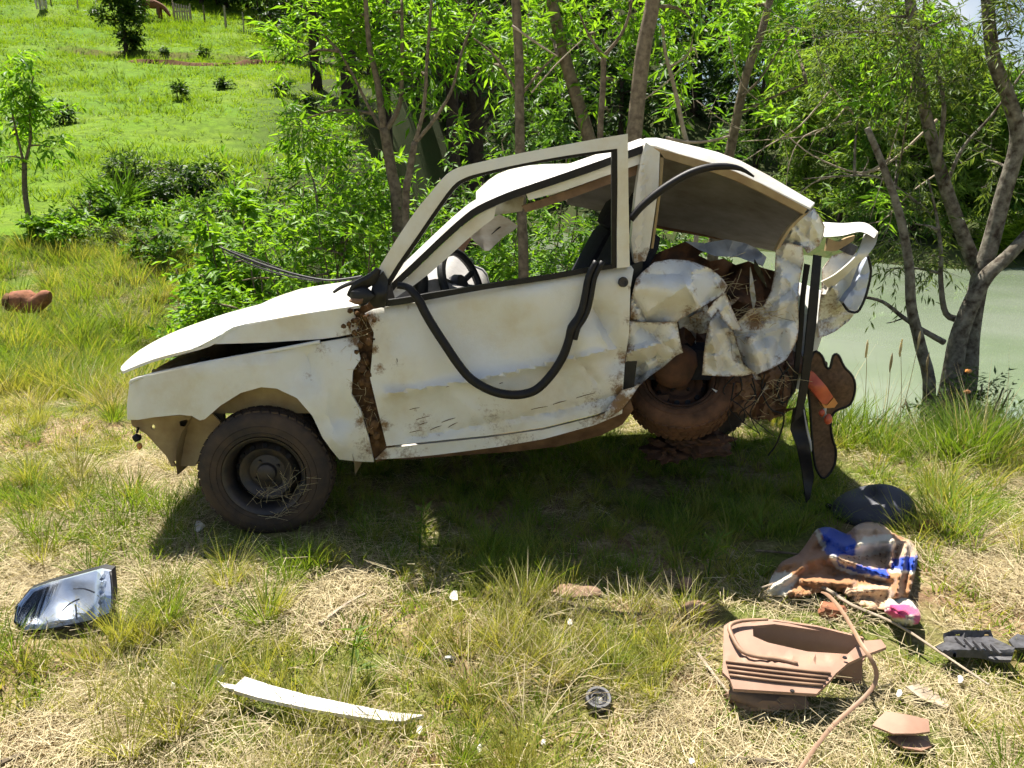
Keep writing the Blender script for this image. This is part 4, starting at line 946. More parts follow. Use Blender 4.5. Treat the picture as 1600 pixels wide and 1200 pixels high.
# --- front wing with its wheel opening
fender = [(202, 600), (214, 591), (260, 581), (312, 570), (360, 561), (416, 551), (460, 543), (500, 535), (540, 528), (562, 524), (559, 545), (563, 562), (551, 580), (549, 616), (563, 640), (576, 684), (584, 722), (560, 721), (530, 718), (517, 702), (504, 684), (488, 650), (464, 622), (432, 607), (408, 605), (376, 614), (344, 634), (320, 655), (312, 657), (300, 650), (280, 648), (240, 652), (216, 656), (199, 656), (198, 636)]
sheet('fender', fender, depth(lambda x, y: 3.04 + .03 * np.exp(-(y - 535) / 22.) + .10 * np.exp(-(x - 196) / 10.) + .05 * np.clip((y - 640) / 80, 0, 1) ** 2,
      dents=[(470, 575, 40, .03), (420, 590, 36, -.012), (540, 650, 30, .035), (515, 690, 20, -.02)], creases=[(478, 548, 492, 610, 7, .022), (492, 600, 530, 700, 9, -.02), (300, 585, 450, 560, 12, -.008), (500, 660, 580, 650, 8, .012)]), A, car, .012, 10,
      mud=[(556, 528, 15, .95), (552, 600, 8, .9), (570, 700, 20, .55), (500, 545, 14, .45), (484, 590, 9, .5), (566, 660, 12, .9), (530, 560, 14, .3)])
MB().tube(P([(204, 600), (216, 591), (312, 569), (416, 550), (500, 534)], 3.055), .008, 6, 3).build('fender_rim', A, car)
for o_ in (bpy.data.objects['fender_rim'],):
    o_.data.attributes.new('mud', 'FLOAT', 'POINT')
# bumper bracket behind the wing
sheet('bumper_bracket', [(204, 655), (330, 645), (345, 660), (322, 690), (305, 728), (268, 729), (260, 713), (228, 678), (206, 665)], depth(3.10, dents=[(300, 690, 40, .05)], creases=[(280, 660, 286, 725, 6, .01)]), M['primer'], car, .01, 9,
      holes=[[(236, 665), (240, 663), (243, 667), (240, 671), (236, 670)], [(280, 659), (291, 655), (297, 661), (293, 667), (282, 666)], [(270, 721), (276, 720), (279, 724), (274, 727)]])
sheet('bracket_back', [(270, 650), (350, 640), (350, 700), (305, 727), (280, 720)], 3.2, M['primer'], car, .02, 20)
# wheel arch liner
wc = pix(413, 745, 3.05)
V = []; Fq = []
for i in range(25):
    a = math.pi * (-.02 + 1.04 * i / 24)
    for y_ in (3.075, 3.25, 3.55): V.append((wc.x + .395 * math.cos(a), y_, wc.z + .02 + .385 * math.sin(a)))
for i in range(24):
    for j in range(2): Fq.append((i * 3 + j, i * 3 + j + 1, i * 3 + j + 4, i * 3 + j + 3))
mk('wheel_arch', V, Fq, M['primer'], car)
# wheels
def wheel(c, axis, spin, r, name='wheel', rimm='rim', tyrem='tyre'):
    z = Vector(axis).normalized(); q = z.to_track_quat('Z', 'Y').to_matrix().to_4x4()
    T = Matrix.Translation(c) @ q
    prof = [(r * .60, .055), (r * .64, .085), (r * .72, .092), (r * .86, .088), (r * .95, .074), (r * .985, .06), (r, .04)]
    full = prof + [(a, -b) for a, b in prof[::-1]]
    hub = MB(); pr = [(0, .058), (r * .10, .058), (r * .14, .05), (r * .155, .03), (r * .27, .022), (r * .30, .035), (r * .40, .046), (r * .465, .02), (r * .51, -.03), (r * .53, .035), (r * .55, .07), (r * .60, .086), (r * .625, .088), (r * .63, .06), (r * .60, .04), (r * .56, -.08), (r * .2, -.08), (0, -.08)]
    hub.lathe(pr, T, 48)
    rim = hub.build('rim', M[rimm], car)
    ty = MB().lathe(full, T, 64)
    nt_ = 46
    for k in range(nt_):                                    # tread blocks in three rows
        a = 2 * math.pi * k / nt_
        for row, h in ((0, -.042), (.5, 0), (0, .042)):
            a2 = a + row * 2 * math.pi / nt_; Rm = T @ Matrix.Rotation(a2, 4, 'Z') @ Matrix.Translation((r - .0022, 0, h)) @ Matrix.Rotation(R(14 if h >= 0 else -14), 4, 'X')
            s_ = MB().box(Vector((0, 0, 0)), (.011, r * .1, .034)); ty.add([Rm @ v for v in s_.v], s_.f)
    for rr_, hh in ((r * .80, .0925), (r * .70, .0935)):
        ty.lathe([(rr_ - .003, hh - .006), (rr_, hh), (rr_ + .003, hh - .006)], T, 48)
    tyre = ty.build('wheel', M[tyrem], car)
    rim.parent = tyre; rim.matrix_parent_inverse = Matrix.Identity(4)
    # vent holes and bolts
    for k in range(14):
        a = 2 * math.pi * k / 14 + spin; Rm = T @ Matrix.Rotation(a, 4, 'Z') @ Matrix.Translation((r * .435, 0, .036)) @ Matrix.Rotation(R(35), 4, 'Y')
        h_ = MB(); h_.lathe([(0, .003), (.012, .003), (.0135, -.002)], Rm, 10); h_.build('vent_hole', M['rubber'], tyre)
    for k in range(4):
        a = 2 * math.pi * k / 4 + spin + .3; Rm = T @ Matrix.Rotation(a, 4, 'Z') @ Matrix.Translation((r * .2, 0, .022))
        h_ = MB(); h_.lathe([(0, .018), (.007, .018), (.009, 0)], Rm, 6); h_.build('wheel_bolt', M['rim'], tyre)
    return tyre
wheel(Vector((wc.x, 3.115, .288)), (.06, -1, .02), .2, .288)
wheel(Vector((wc.x - .05, 4.46, .28)), (0, 1, 0), .2, .28)
rw = wheel(pix(1062, 604, 3.38), (-.16, -.68, .74), .6, .252, rimm='rust', tyrem='tyremud')
wheel(Vector((1.15, 4.3, .30)), (.2, 1, .1), .2, .28)
# brake drum and axle lumps, rust brown
MB().blob(pix(1052, 570, 3.30), (.11, .07, .11), 3, .12, 3).build('brake_drum', M['rust'], car)
ax = MB().blob(pix(1095, 688, 3.45), (.13, .12, .07), 4, .6, 4, 2.2); ax.blob(pix(1040, 702, 3.52), (.11, .12, .05), 5, .6, 4, 2.4); ax.tube([pix(1090, 690, 3.5), Vector((.95, 4.2, .35))], .04, 10, 1)
ax.build('rear_axle', M['rust'], car, sharp=25)
st = MB()
for i in range(70):                                         # dry grass caught in the front wheel
    a = rng.uniform(-1.9, .2); r_ = rng.uniform(.05, .2); p0 = Vector((wc.x + r_ * math.cos(a) , 3.02 + rng.normal(0, .008), .288 + r_ * math.sin(a)))
    d = Vector((rng.normal(.5, .8), rng.normal(-.1, .15), rng.normal(.35, .7))).normalized() * rng.uniform(.03, .1)
    st.tube([p0, p0 + d], [.0014, .0008], 3, 1, cap=False)
st.build('caught_straw', M['g_straw'], car, sharp=0)['kind'] = 'stuff'

# --- door: skin, sill, window frame
belt = [(582, 484), (640, 473), (740, 455), (860, 436), (930, 424), (986, 415)]
door = belt + [(990, 421), (985, 450), (983, 520), (977, 560), (974, 600), (972, 634), (930, 648), (850, 668), (760, 681), (700, 687), (604, 697), (598, 672), (590, 640), (578, 590), (581, 560), (584, 520), (570, 490)]
dfn = depth(lambda x, y: 3.05 + .02 * np.exp(-(y - (484 - .165 * (x - 582))) / 9.) + .035 * np.clip((y - (620 - .2 * (x - 605))) / 70., 0, 1),
    dents=[(760, 520, 70, .035), (690, 640, 34, .03), (880, 590, 40, .03), (940, 500, 22, .035), (820, 470, 36, -.015), (960, 560, 24, .045), (640, 560, 40, -.02), (910, 530, 30, -.02), (760, 640, 30, -.012), (620, 660, 24, .02), (700, 590, 26, .012)],
    creases=[(605, 616, 740, 594, 6, -.034), (740, 594, 860, 569, 6, -.034), (860, 569, 962, 545, 6, -.034), (640, 684, 870, 642, 4, .014), (870, 642, 970, 616, 4, .016), (925, 480, 975, 560, 8, .028), (900, 560, 935, 600, 7, .015), (740, 600, 760, 670, 8, .015), (700, 610, 735, 640, 7, -.012), (930, 505, 948, 540, 5, -.02), (830, 530, 900, 500, 14, .010)], crump=[(60, .006), (150, .02)], seed=2)
dr = sheet('door', door, dfn, A, car, .014, 6, mud=[(585, 545, 8, .9), (592, 575, 9, .8), (578, 500, 16, .85), (975, 560, 14, .75), (980, 500, 9, .6), (968, 610, 16, .8), (600, 665, 12, .75), (930, 628, 22, .5), (620, 570, 12, .42), (640, 478, 9, .45), (985, 450, 8, .5), (660, 668, 30, .38), (770, 655, 40, .34), (965, 590, 20, .5)], sharp=34)
# scrape marks on the lower door
sc = MB()
for (a, b, c_, d_) in [(640, 640, 656, 637), (650, 656, 672, 650), (655, 664, 668, 660), (690, 660, 712, 653), (640, 676, 660, 672), (672, 672, 690, 665), (700, 668, 715, 660), (830, 640, 856, 635), (864, 632, 885, 626), (900, 622, 930, 614), (620, 560, 621, 566), (697, 605, 702, 604), (780, 600, 786, 598)]:
    y0 = float(dfn(np.array([a]), np.array([b]))[0]); y1 = float(dfn(np.array([c_]), np.array([d_]))[0])
    p0, p1 = pix(a, b, y0 - .001), pix(c_, d_, y1 - .001); sc.tube([p0, (p0 + p1) / 2 + Vector((0, -.0008, .002)), p1], [.0012, .002, .0006], 4, 2)
sc.build('scrape_marks', M['mud'], dr)['kind'] = 'stuff'
# lock barrel
lc = pix(974, 441, 3.035); Tm = Matrix.Translation(lc) @ Vector((0, -1, .05)).to_track_quat('Z', 'Y').to_matrix().to_4x4()
MB().lathe([(0, .004), (.010, .004), (.011, .010), (.0175, .010), (.020, .004), (.021, -.01)], Tm, 24).build('lock', M['rim'], dr)
# sill under the door, dented, brown underneath
sheet('sill', [(586, 718), (604, 700), (700, 690), (760, 684), (850, 671), (930, 651), (973, 636), (972, 646), (930, 664), (850, 686), (780, 698), (720, 706), (680, 711), (640, 715)], depth(3.09, dents=[(700, 700, 24, .02), (880, 665, 30, .03)], crump=[(40, .014)], seed=5), A, car, .02, 8, mud=[(940, 650, 40, .6), (640, 712, 30, .5), (800, 690, 60, .35), (595, 710, 16, .9)])
sheet('sill_underside', [(600, 716), (690, 709), (780, 695), (850, 683), (930, 661), (972, 642), (985, 625), (990, 640), (972, 664), (940, 680), (870, 698), (800, 706), (700, 713), (640, 718)], depth(lambda x, y: 3.12 + .003 * np.clip(y - 640, 0, 80), crump=[(50, .014)], seed=6), M['rustpale'], car, .02, 10)
# mud-filled gap at the front of the door
sheet('hinge_pillar', [(546, 560), (540, 520), (556, 470), (600, 470), (606, 560), (606, 640), (618, 700), (612, 716), (588, 722), (570, 690), (556, 640), (540, 600)], depth(3.105, crump=[(18, .03)], seed=7), M['mud'], car, .03, 7)
mb = MB()
for i in range(34):
    t = rng.uniform(); q = pix(563 + 26 * t + rng.normal(0, 4), 560 + 140 * t + rng.normal(0, 5), 3.075 + rng.normal(0, .01)); s_ = rng.uniform(.006, .02); mb.blob(q, (s_, s_ * .7, s_ * 1.2), i, .4, 1)
for i in range(26):
    q = pix(563 + rng.normal(0, 11), 508 + rng.normal(0, 17), 3.05 + rng.normal(0, .01)); s_ = rng.uniform(.005, .016); mb.blob(q, (s_, s_ * .7, s_), i + 50, .4, 1)
mb.build('mud_clump', M['mud'], car)['kind'] = 'stuff'
mb = MB()
for i in range(45):
    t = rng.uniform(); c0 = (563, 515) if t < .45 else (560 + 30 * (t - .45), 555 + 120 * (t - .45) * 1.6)
    q = pix(c0[0] + rng.normal(0, 10), c0[1] + rng.normal(0, 12), 3.04); d = Vector((rng.normal(0, .5), rng.normal(-.2, .2), rng.normal(-.2, .8))).normalized() * rng.uniform(.02, .07); mb.tube([q, q + d * .5 + Vector((rng.normal(0, .005), 0, 0)), q + d], [.0012, .0006], 3, 2, cap=False)
mb.build('mud_straw', M['g_straw'], car, sharp=0)['kind'] = 'stuff'
# window frame of the door, bent outwards above the crushed roof
fo = [(582, 436), (615, 381), (647, 333), (672, 302), (697, 273), (716, 262), (742, 255), (805, 241), (868, 229), (932, 217), (981, 209)]
fi = [(604, 440), (622, 411), (650, 371), (678, 330), (706, 292), (724, 279), (748, 271), (805, 258), (868, 246), (920, 238), (966, 232)]
strip('window_frame', fo, fi, [3.035, 3.03, 3.02, 3.01, 3.0, 3.0, 2.99, 2.99, 2.985, 2.98, 2.98], A, dr, .045, 3)
strip('window_frame_post', [(981, 209), (982, 300), (983, 360), (984, 417)], [(965, 228), (965, 300), (964, 360), (964, 419)], [2.978, 2.99, 3.01, 3.03], A, dr, .05, 2)
si = [(611, 450), (632, 416), (659, 375), (687, 334), (712, 300), (728, 287), (750, 279), (806, 265), (868, 253), (920, 245), (958, 240)]
si = [(a[0] + .65 * (b[0] - a[0]), a[1] + .65 * (b[1] - a[1])) for a, b in zip(fi, si)]
strip('window_seal', fi, si, [3.05, 3.045, 3.035, 3.025, 3.015, 3.015, 3.005, 3.005, 3.0, 2.995, 2.995], M['rubber'], dr, .03, 3)
strip('window_seal', [(966, 230), (966, 300), (965, 360), (965, 418)], [(956, 236), (956, 300), (956, 360), (956, 420)], [2.99, 3.0, 3.02, 3.04], M['rubber'], dr, .03, 2)
strip('window_seal', [(672, 458), (760, 444), (860, 429), (930, 417), (958, 413)], [(672, 468), (760, 452), (860, 437), (930, 424), (958, 420)], 3.045, M['rubber'], dr, .03, 2)
strip('window_seal', [(598, 470), (640, 464), (676, 457)], [(598, 480), (640, 474), (676, 467)], 3.06, M['plastic'], dr, .03, 2)
sheet('mirror_base', [(582, 444), (598, 424), (606, 438), (604, 470), (600, 481), (584, 480), (576, 470)], depth(3.02, dents=[(592, 460, 12, -.03)]), M['plastic'], dr, .05, 6)
mr = MB().blob(pix(565, 462, 3.0), (.05, .03, .04), 2, .35, 2); mr.tube(P([(545, 463), (560, 447), (580, 436), (592, 420)], 3.01), [.012, .03, .03, .012], 8, 3, .6)
mr.build('broken_mirror', M['plastic'], dr); MB().blob(pix(558, 470, 2.985), (.03, .02, .016), 5, .5, 2).build('mirror_stub', M['rustpale'], dr)
MB().tube(P([(521, 457), (535, 448), (556, 440), (575, 434)], 3.09), [.006, .01, .008], 6, 3).build('wiper_arm', M['plastic'], car)

# --- cabin: pillars, roof
arail = [(612, 446), (650, 410), (690, 372), (720, 345), (746, 326), (790, 306), (830, 292), (880, 275), (940, 254), (1004, 231)]
def off(l, dx, dy): return [(a + dx, b + dy) for a, b in l]
strip('roof_rail', off(arail, -2, -15), off(arail, 0, -3), 3.19, A, car, .09, 3, Yb=3.16)
strip('roof_rail_seal', off(arail, 0, -4), off(arail, 2, 8), 3.145, M['rubber'], car, .03, 3)
strip('pillar_skin', [(614, 455), (652, 419), (692, 381), (722, 354), (748, 335), (775, 322)], [(617, 466), (660, 436), (702, 400), (735, 370), (757, 352), (772, 341)], 3.16, A, car, .06, 3)
strip('roof_rail_inner', [(822, 302), (880, 284), (940, 263), (1003, 240)], [(826, 313), (880, 298), (940, 277), (1000, 256)], 3.16, A, car, .05, 2)
strip('roof_rail_lining', [(815, 322), (880, 300), (940, 278), (1000, 257)], [(822, 332), (885, 312), (945, 290), (998, 272)], 3.2, M['stone'], car, .06, 2)
Nr = [(746, 318), (775, 306), (821, 290), (890, 268), (960, 244), (1008, 226), (1060, 240), (1150, 268), (1266, 325)]
Rr = [(744, 306), (772, 289), (822, 272), (892, 262), (960, 240), (1010, 219), (1068, 226), (1158, 252), (1272, 318)]
Mr = [(747, 298), (782, 270), (832, 259), (893, 260), (955, 268), (1012, 280), (1072, 296), (1152, 320), (1240, 356)]
Fr = [(767, 308), (800, 302), (838, 300), (886, 312), (958, 326), (1022, 345), (1080, 356), (1140, 370), (1214, 386)]
roof_rows = [[pix(a, b, 3.17) for a, b in Nr], [pix(a, b, 3.30) for a, b in Rr], [pix(a, b, 3.8) for a, b in Mr], [pix(a, b, 4.38) for a, b in Fr]]
loft('roof', roof_rows, A, car, .008, 3)
lin = [[p_ + Vector((0, .02 if i == 0 else 0, -.022)) for p_ in r_] for i, r_ in enumerate(roof_rows)]
lin[0] = [p_ + Vector((0, .04, 0)) for p_ in lin[0]]
loft('headliner', [r_[3:] for r_ in lin], M['lining'], car, .006, 3)
strip('far_roof_rail', [(886, 308), (958, 320), (1022, 338), (1080, 350), (1140, 362), (1214, 376)], [(886, 316), (958, 332), (1022, 356), (1080, 366), (1140, 378), (1216, 392)], 4.36, M['rustpale'], car, .06, 2)
# lip of the near roof edge above the quarter window
strip('roof_lip', [(1012, 228), (1060, 241), (1150, 269), (1262, 326)], [(1030, 245), (1066, 255), (1150, 282), (1256, 335)], 3.165, M['primer'], car, .03, 3)
# centre pillar
sheet('centre_pillar', [(1009, 222), (1031, 238), (1029, 292), (1015, 388), (1008, 408), (992, 411), (986, 376), (994, 298), (1002, 245)], depth(3.14, creases=[(1008, 235, 992, 400, 3, -.012), (1014, 240, 1000, 400, 3, .01)]), A, car, .06, 6, mud=[(1000, 405, 16, .8), (1012, 395, 10, .7)])
strip('pillar_edge', [(1031, 238), (1030, 292), (1017, 388)], [(1037, 246), (1034, 292), (1021, 388)], 3.165, M['primer'], car, .06, 2)
# far-side body so the car is whole from other views
def xz_sheet(name, poly, y, mat, th=.02):
    v = [Vector((a, y, b)) for a, b in poly]; n = len(v); v += [q + Vector((0, th, 0)) for q in v]
    f = [tuple(range(n)), tuple(range(2 * n - 1, n - 1, -1))] + [(i, i + n, (i + 1) % n + n, (i + 1) % n) for i in range(n)]
    return mk(name, v, f, mat, car, smooth=False, attr={'mud': np.zeros(2 * n)})
htop = [(q.x, q.z - .05 * i / 7 - .02) for i, q in enumerate(near)]
fw = [(-1.085 + .34 * math.cos(a), .29 + .34 * math.sin(a)) for a in np.linspace(0, math.pi, 13)]
rwp = [(1.15 + .34 * math.cos(a), .34 + .32 * math.sin(a)) for a in np.linspace(0, math.pi, 13)]
xz_sheet('far_side', [(-1.62, .42)] + htop + [(-.2, .93), (.7, .92), (1.45, .95), (1.55, .45), (1.5, .38)] + rwp + [(.8, .36)] + fw, 4.5, A)
strip('far_front_pillar', [(708, 392), (722, 370), (745, 340), (768, 310)], [(722, 398), (736, 374), (760, 344), (782, 316)], 4.3, M['rustpale'], car, .05, 2)
MB().box(Vector((-.02, 3.87, .47)), (1.5, 1.15, .05), Matrix.Rotation(R(-7), 3, 'Y')).build('floor_pan', M['rust'], car)
MB().box(Vector((-.72, 3.8, .68)), (.04, 1.32, .56), bev=.01).build('firewall', M['plastic'], car)
MB().box(Vector((-1.53, 3.8, .58)), (.05, 1.3, .34), bev=.01).build('front_panel', M['primer'], car)
eb = MB().box(Vector((-1.1, 3.9, .58)), (.55, .5, .36), bev=.05); eb.box(Vector((-1.05, 3.45, .55)), (.3, .22, .3), bev=.03); eb.tube([(-1.4, 3.3, .68), (-1.2, 3.4, .75), (-.9, 3.5, .74)], .03, 8, 3); eb.box(Vector((-1.42, 3.35, .66)), (.03, .05, .18), bev=.005)
eb.build('engine', M['plastic'], car)
MB().box(Vector((-1.15, 3.16, .64)), (.85, .02, .2), bev=.004).build('inner_wing', M['primer'], car)
MB().box(Vector((-1.0, 4.3, .55)), (1.1, .04, .5), bev=.01).build('inner_wing', M['primer'], car)
# dash, steering wheel, visor, seats
sheet('dashboard', [(618, 462), (640, 450), (668, 438), (690, 436), (706, 446), (730, 456), (750, 470), (746, 520), (620, 520)], 3.32, M['grey'], car, 1.0, 16, sub=2)
MB().blob(pix(657, 446, 3.25), (.035, .05, .09), 3, .1, 3).build('mirror_inner', M['plastic'], dr)
hb = MB(); sw = pix(722, 446, 3.44); Tw = Matrix.Translation(sw) @ Vector((.86, -.36, .36)).normalized().to_track_quat('Z', 'Y').to_matrix().to_4x4()
hb.lathe([(.165 + .02 * math.cos(a), .02 * math.sin(a)) for a in np.linspace(0, 2 * math.pi, 9)], Tw, 40)
swo = hb.build('steering_wheel', M['plastic'], car)
sp_ = MB().lathe([(0, .01), (.05, .008), (.06, -.02), (.05, -.08), (0, -.08)], Tw, 20)
for a in (0.3, math.pi - .3): sp_.tube([Tw @ Vector((.04 * math.cos(a), .04 * math.sin(a), -.02)), Tw @ Vector((.16 * math.cos(a), .16 * math.sin(a), 0))], .014, 8, 1)
sp_.build('wheel_hub', M['plastic'], swo)
MB().tube([Tw @ Vector((0, 0, -.05)), Tw @ Vector((0, 0, -.4))], .035, 10, 1).build('steering_column', M['grey'], car)
sheet('header_trim', [(757, 325), (787, 309), (819, 308), (816, 330), (790, 334), (771, 336), (752, 344)], depth(3.45, dents=[(790, 320, 14, -.03)]), M['white'], car, .03, 7)
sheet('sun_visor', [(728, 364), (748, 350), (780, 335), (796, 343), (809, 353), (805, 358), (787, 370), (764, 392), (757, 392), (743, 379)], depth(lambda x, y: 3.52 + .004 * (y - 360), creases=[(748, 350, 757, 392, 6, .03)]), M['white'], car, .02, 7)
MB().tube(P([(768, 366), (782, 354), (792, 349)], 3.5), [.002, .004, .001], 5, 2).build('visor_tear', M['rubber'], car)
def seat(x, y, z, mat, tilt=18):
    b = MB(); Rm = Matrix.Rotation(R(tilt), 3, 'Y')
    b.box(Vector((x, y, z)), (.5, .5, .16), bev=.05)
    b.build('seat_cushion', mat, car)
    b = MB(); b.box(Vector((x + .33, y, z + .34)), (.16, .5, .62), Rm, .06); b.build('seat_back', mat, car)
    b = MB(); b.box(Vector((x + .46, y, z + .70)), (.1, .28, .16), Rm, .04); b.build('headrest', mat, car)
seat(.12, 3.45, .72, M['seat'], 26); seat(.08, 4.1, .66, M['seat'], 28)
MB().box(Vector((.85, 3.85, .72)), (.5, 1.1, .16), bev=.05).build('rear_bench', M['seat'], car)

sheet('door_jamb', [(972, 420), (1004, 408), (1004, 500), (996, 560), (990, 610), (976, 640), (962, 640), (966, 520)], 3.135, M['plastic'], car, .02, 20)
MB().box(Vector((1.08, 4.0, .62)), (.95, .9, .05), Matrix.Rotation(R(-4), 3, 'Y'), .01).build('trunk_floor', M['rust'], car)  # unseen rear underbody, added to block the sun below the car
MB().box(Vector((1.52, 4.05, .75)), (.05, .8, .5), Matrix.Rotation(R(12), 3, 'Y'), .01).build('tail_panel', A, car)
# --- loose weather strips
hose = P([(619, 447), (634, 450), (645, 456), (655, 470), (664, 488), (678, 512), (697, 541), (716, 569), (737, 593), (769, 611), (800, 617), (826, 614), (843, 605), (861, 586), (874, 567), (883, 549), (889, 530), (894, 512), (903, 498), (910, 482), (915, 458), (920, 432), (932, 408)], 3.0)
hose[0].y = hose[1].y = 3.03
MB().tube(hose, [.016] * 3 + [.019] * 13 + [.018, .021, .018, .017, .016, .015, .013], 8, 3, .8).build('weather_strip', M['rubber'], car, sharp=0)
MB().tube([q + Vector((.024, -.006, 0)) for q in hose[16:]], [.011] * 7, 6, 3).build('weather_strip', M['rubber'], car, sharp=0)
MB().tube(P([(985, 343), (1000, 325), (1020, 307), (1045, 289), (1075, 272), (1105, 262), (1135, 260), (1158, 264), (1178, 276)], 3.06), [.015, .015, .016, .016, .016, .015, .013, .009, .004], 8, 3).build('weather_strip', M['rubber'], car, sharp=0)
# wiper blade lying over the bonnet
wp = MB().tube(P([(342, 385), (375, 400), (420, 417), (470, 431), (512, 438), (548, 435), (566, 432)], 4.0), [.004, .009, .010, .008, .007, .009, .012], 6, 3, .6)
wp.tube(P([(350, 393), (400, 416), (450, 431), (500, 440)], 3.97), [.003, .005, .005, .003], 5, 3)
wp.tube(P([(360, 391), (400, 405), (440, 420)], 4.01), [.004, .004], 5, 3)
wp.build('wiper', M['rubber'], car, sharp=0)
# dangling indicator bulb
MB().tube(P([(216, 668), (214, 676)], 3.08), .006, 6, 1).build('bulb_wire', M['rubber'], car)
bb = MB().blob(pix(214, 684, 3.08), (.018, .018, .018), 1, .3, 2); bb.build('bulb_holder', M['rubber'], car); MB().blob(pix(218, 697, 3.08), (.012, .012, .016), 1, .1, 2).build('indicator_bulb', M['amber'], car)

def sheet_sharp(name, outline, Y, mat, parent, thick, res, **k):
    """thin torn sheet with random hard folds added to its own shape"""
    k['sharp'] = 15; k.setdefault('edge', .62); k.setdefault('film', .10); q = random.Random(name + str(outline[0]))
    xs = [p_[0] for p_ in outline]; ys = [p_[1] for p_ in outline]; sz = min(max(xs) - min(xs), max(ys) - min(ys)); cr = []
    for i in range(max(2, int(sz / 13))):
        x0 = q.uniform(min(xs), max(xs)); y0 = q.uniform(min(ys), max(ys)); a_ = q.uniform(0, 6.28); L = q.uniform(.3, .8) * sz
        cr.append((x0, y0, x0 + L * math.cos(a_), y0 + L * math.sin(a_), q.uniform(6, 11), q.choice((-1, 1)) * q.uniform(.03, .055) * min(1, sz / 60)))
    base = Y if callable(Y) else depth(Y)
    return sheet(name, outline, depth(base, creases=cr), mat, parent, .004, min(res, 4.5), **k)
# --- crushed rear quarter
sheet_sharp('inner_quarter', [(1000, 415), (1020, 400), (1045, 396), (1068, 402), (1090, 398), (1110, 408), (1130, 404), (1150, 414), (1170, 408), (1190, 418), (1216, 425), (1236, 470), (1240, 600), (1225, 650), (1150, 640), (1060, 560), (1010, 480)], depth(3.62, crump=[(60, .16), (25, .05)], seed=9), M['rust'], car, .02, 13)
sheet_sharp('torn_lining', [(1005, 410), (1030, 394), (1072, 377), (1100, 392), (1085, 404), (1060, 404), (1030, 412)], depth(3.5, crump=[(30, .04)], seed=10), M['rust'], car, .012, 8)
sheet_sharp('torn_parcel_shelf', [(1071, 377), (1100, 380), (1136, 374), (1165, 380), (1182, 388), (1198, 402), (1192, 416), (1170, 408), (1154, 402), (1117, 400), (1093, 391)], depth(lambda x, y: 3.42 - .004 * (y - 380), crump=[(26, .045)], seed=11), M['torn'], car, .012, 6)
sheet_sharp('rear_shoulder', [(994, 436), (1003, 426), (1022, 410), (1048, 405), (1078, 407), (1111, 420), (1128, 434), (1137, 447), (1131, 459), (1105, 475), (1068, 496), (1056, 505), (1020, 506), (985, 504), (986, 467)],
      depth(lambda x, y: 3.05 + .16 * np.clip((x - 1040) / 100, 0, 1) ** 2 + .10 * ((y - 455) / 50) ** 2, dents=[(1010, 470, 20, .02), (1080, 440, 24, -.02), (1040, 480, 20, .025)], creases=[(990, 500, 1100, 430, 9, -.015), (1000, 430, 1120, 425, 8, .02), (1068, 490, 1130, 455, 6, .02)], crump=[(46, .025)], seed=12), A, car, .014, 7,
      mud=[(990, 440, 12, .8), (1008, 425, 8, .55), (987, 495, 14, .7), (1130, 446, 10, .8), (1040, 430, 9, .35), (1075, 485, 14, .5), (1085, 455, 8, .45)])
sheet_sharp('quarter_panel', [(984, 502), (1020, 504), (1058, 503), (1062, 528), (1067, 551), (1056, 556), (1036, 574), (1015, 588), (998, 604), (985, 619), (973, 636), (975, 600), (978, 560)],
      depth(lambda x, y: 3.10 - .0008 * (x - 980), creases=[(980, 552, 1050, 530, 6, -.035), (985, 600, 1060, 552, 9, .03), (1000, 510, 1050, 545, 8, .03), (1010, 560, 1010, 590, 6, -.02)], crump=[(40, .045)], seed=13), A, car, .014, 6,
      mud=[(980, 545, 12, .9), (990, 610, 18, .85), (1055, 552, 10, .6), (1030, 570, 12, .5), (1030, 525, 9, .5)])
sheet_sharp('quarter_lower', [(972, 610), (990, 605), (1000, 600), (986, 622), (972, 640), (955, 652), (940, 656), (950, 636)], depth(3.06, crump=[(24, .03)], seed=14), A, car, .014, 6, mud=[(970, 632, 26, .95)])
sheet_sharp('torn_flap', [(1097, 586), (1100, 552), (1104, 524), (1110, 500), (1122, 486), (1134, 498), (1144, 514), (1154, 545), (1162, 570), (1181, 583), (1160, 588), (1128, 588)],
      depth(lambda x, y: 3.16 - .05 * np.sin((y - 486) / 100 * 3.1), creases=[(1110, 505, 1122, 586, 8, -.05), (1122, 490, 1160, 575, 7, .05), (1100, 550, 1150, 555, 7, .02)], crump=[(24, .04)], seed=15), A, car, .012, 6, mud=[(1140, 520, 8, .6), (1150, 560, 9, .5), (1105, 500, 7, .5)])
sheet_sharp('bent_blade', [(1104, 487), (1117, 470), (1134, 457), (1142, 478), (1152, 500), (1162, 518), (1143, 515), (1130, 499), (1122, 484), (1112, 497)], depth(lambda x, y: 3.08 + .0015 * (x - 1104), creases=[(1134, 458, 1145, 514, 6, -.04)], crump=[(22, .015)], seed=16), A, car, .012, 5, mud=[(1130, 500, 8, .5)])
sheet_sharp('inner_flap', [(1058, 506), (1068, 497), (1105, 476), (1112, 495), (1104, 520), (1092, 522), (1070, 512)], depth(3.26, crump=[(30, .03)], seed=17), A, car, .012, 7, mud=[(1085, 500, 30, .62)])
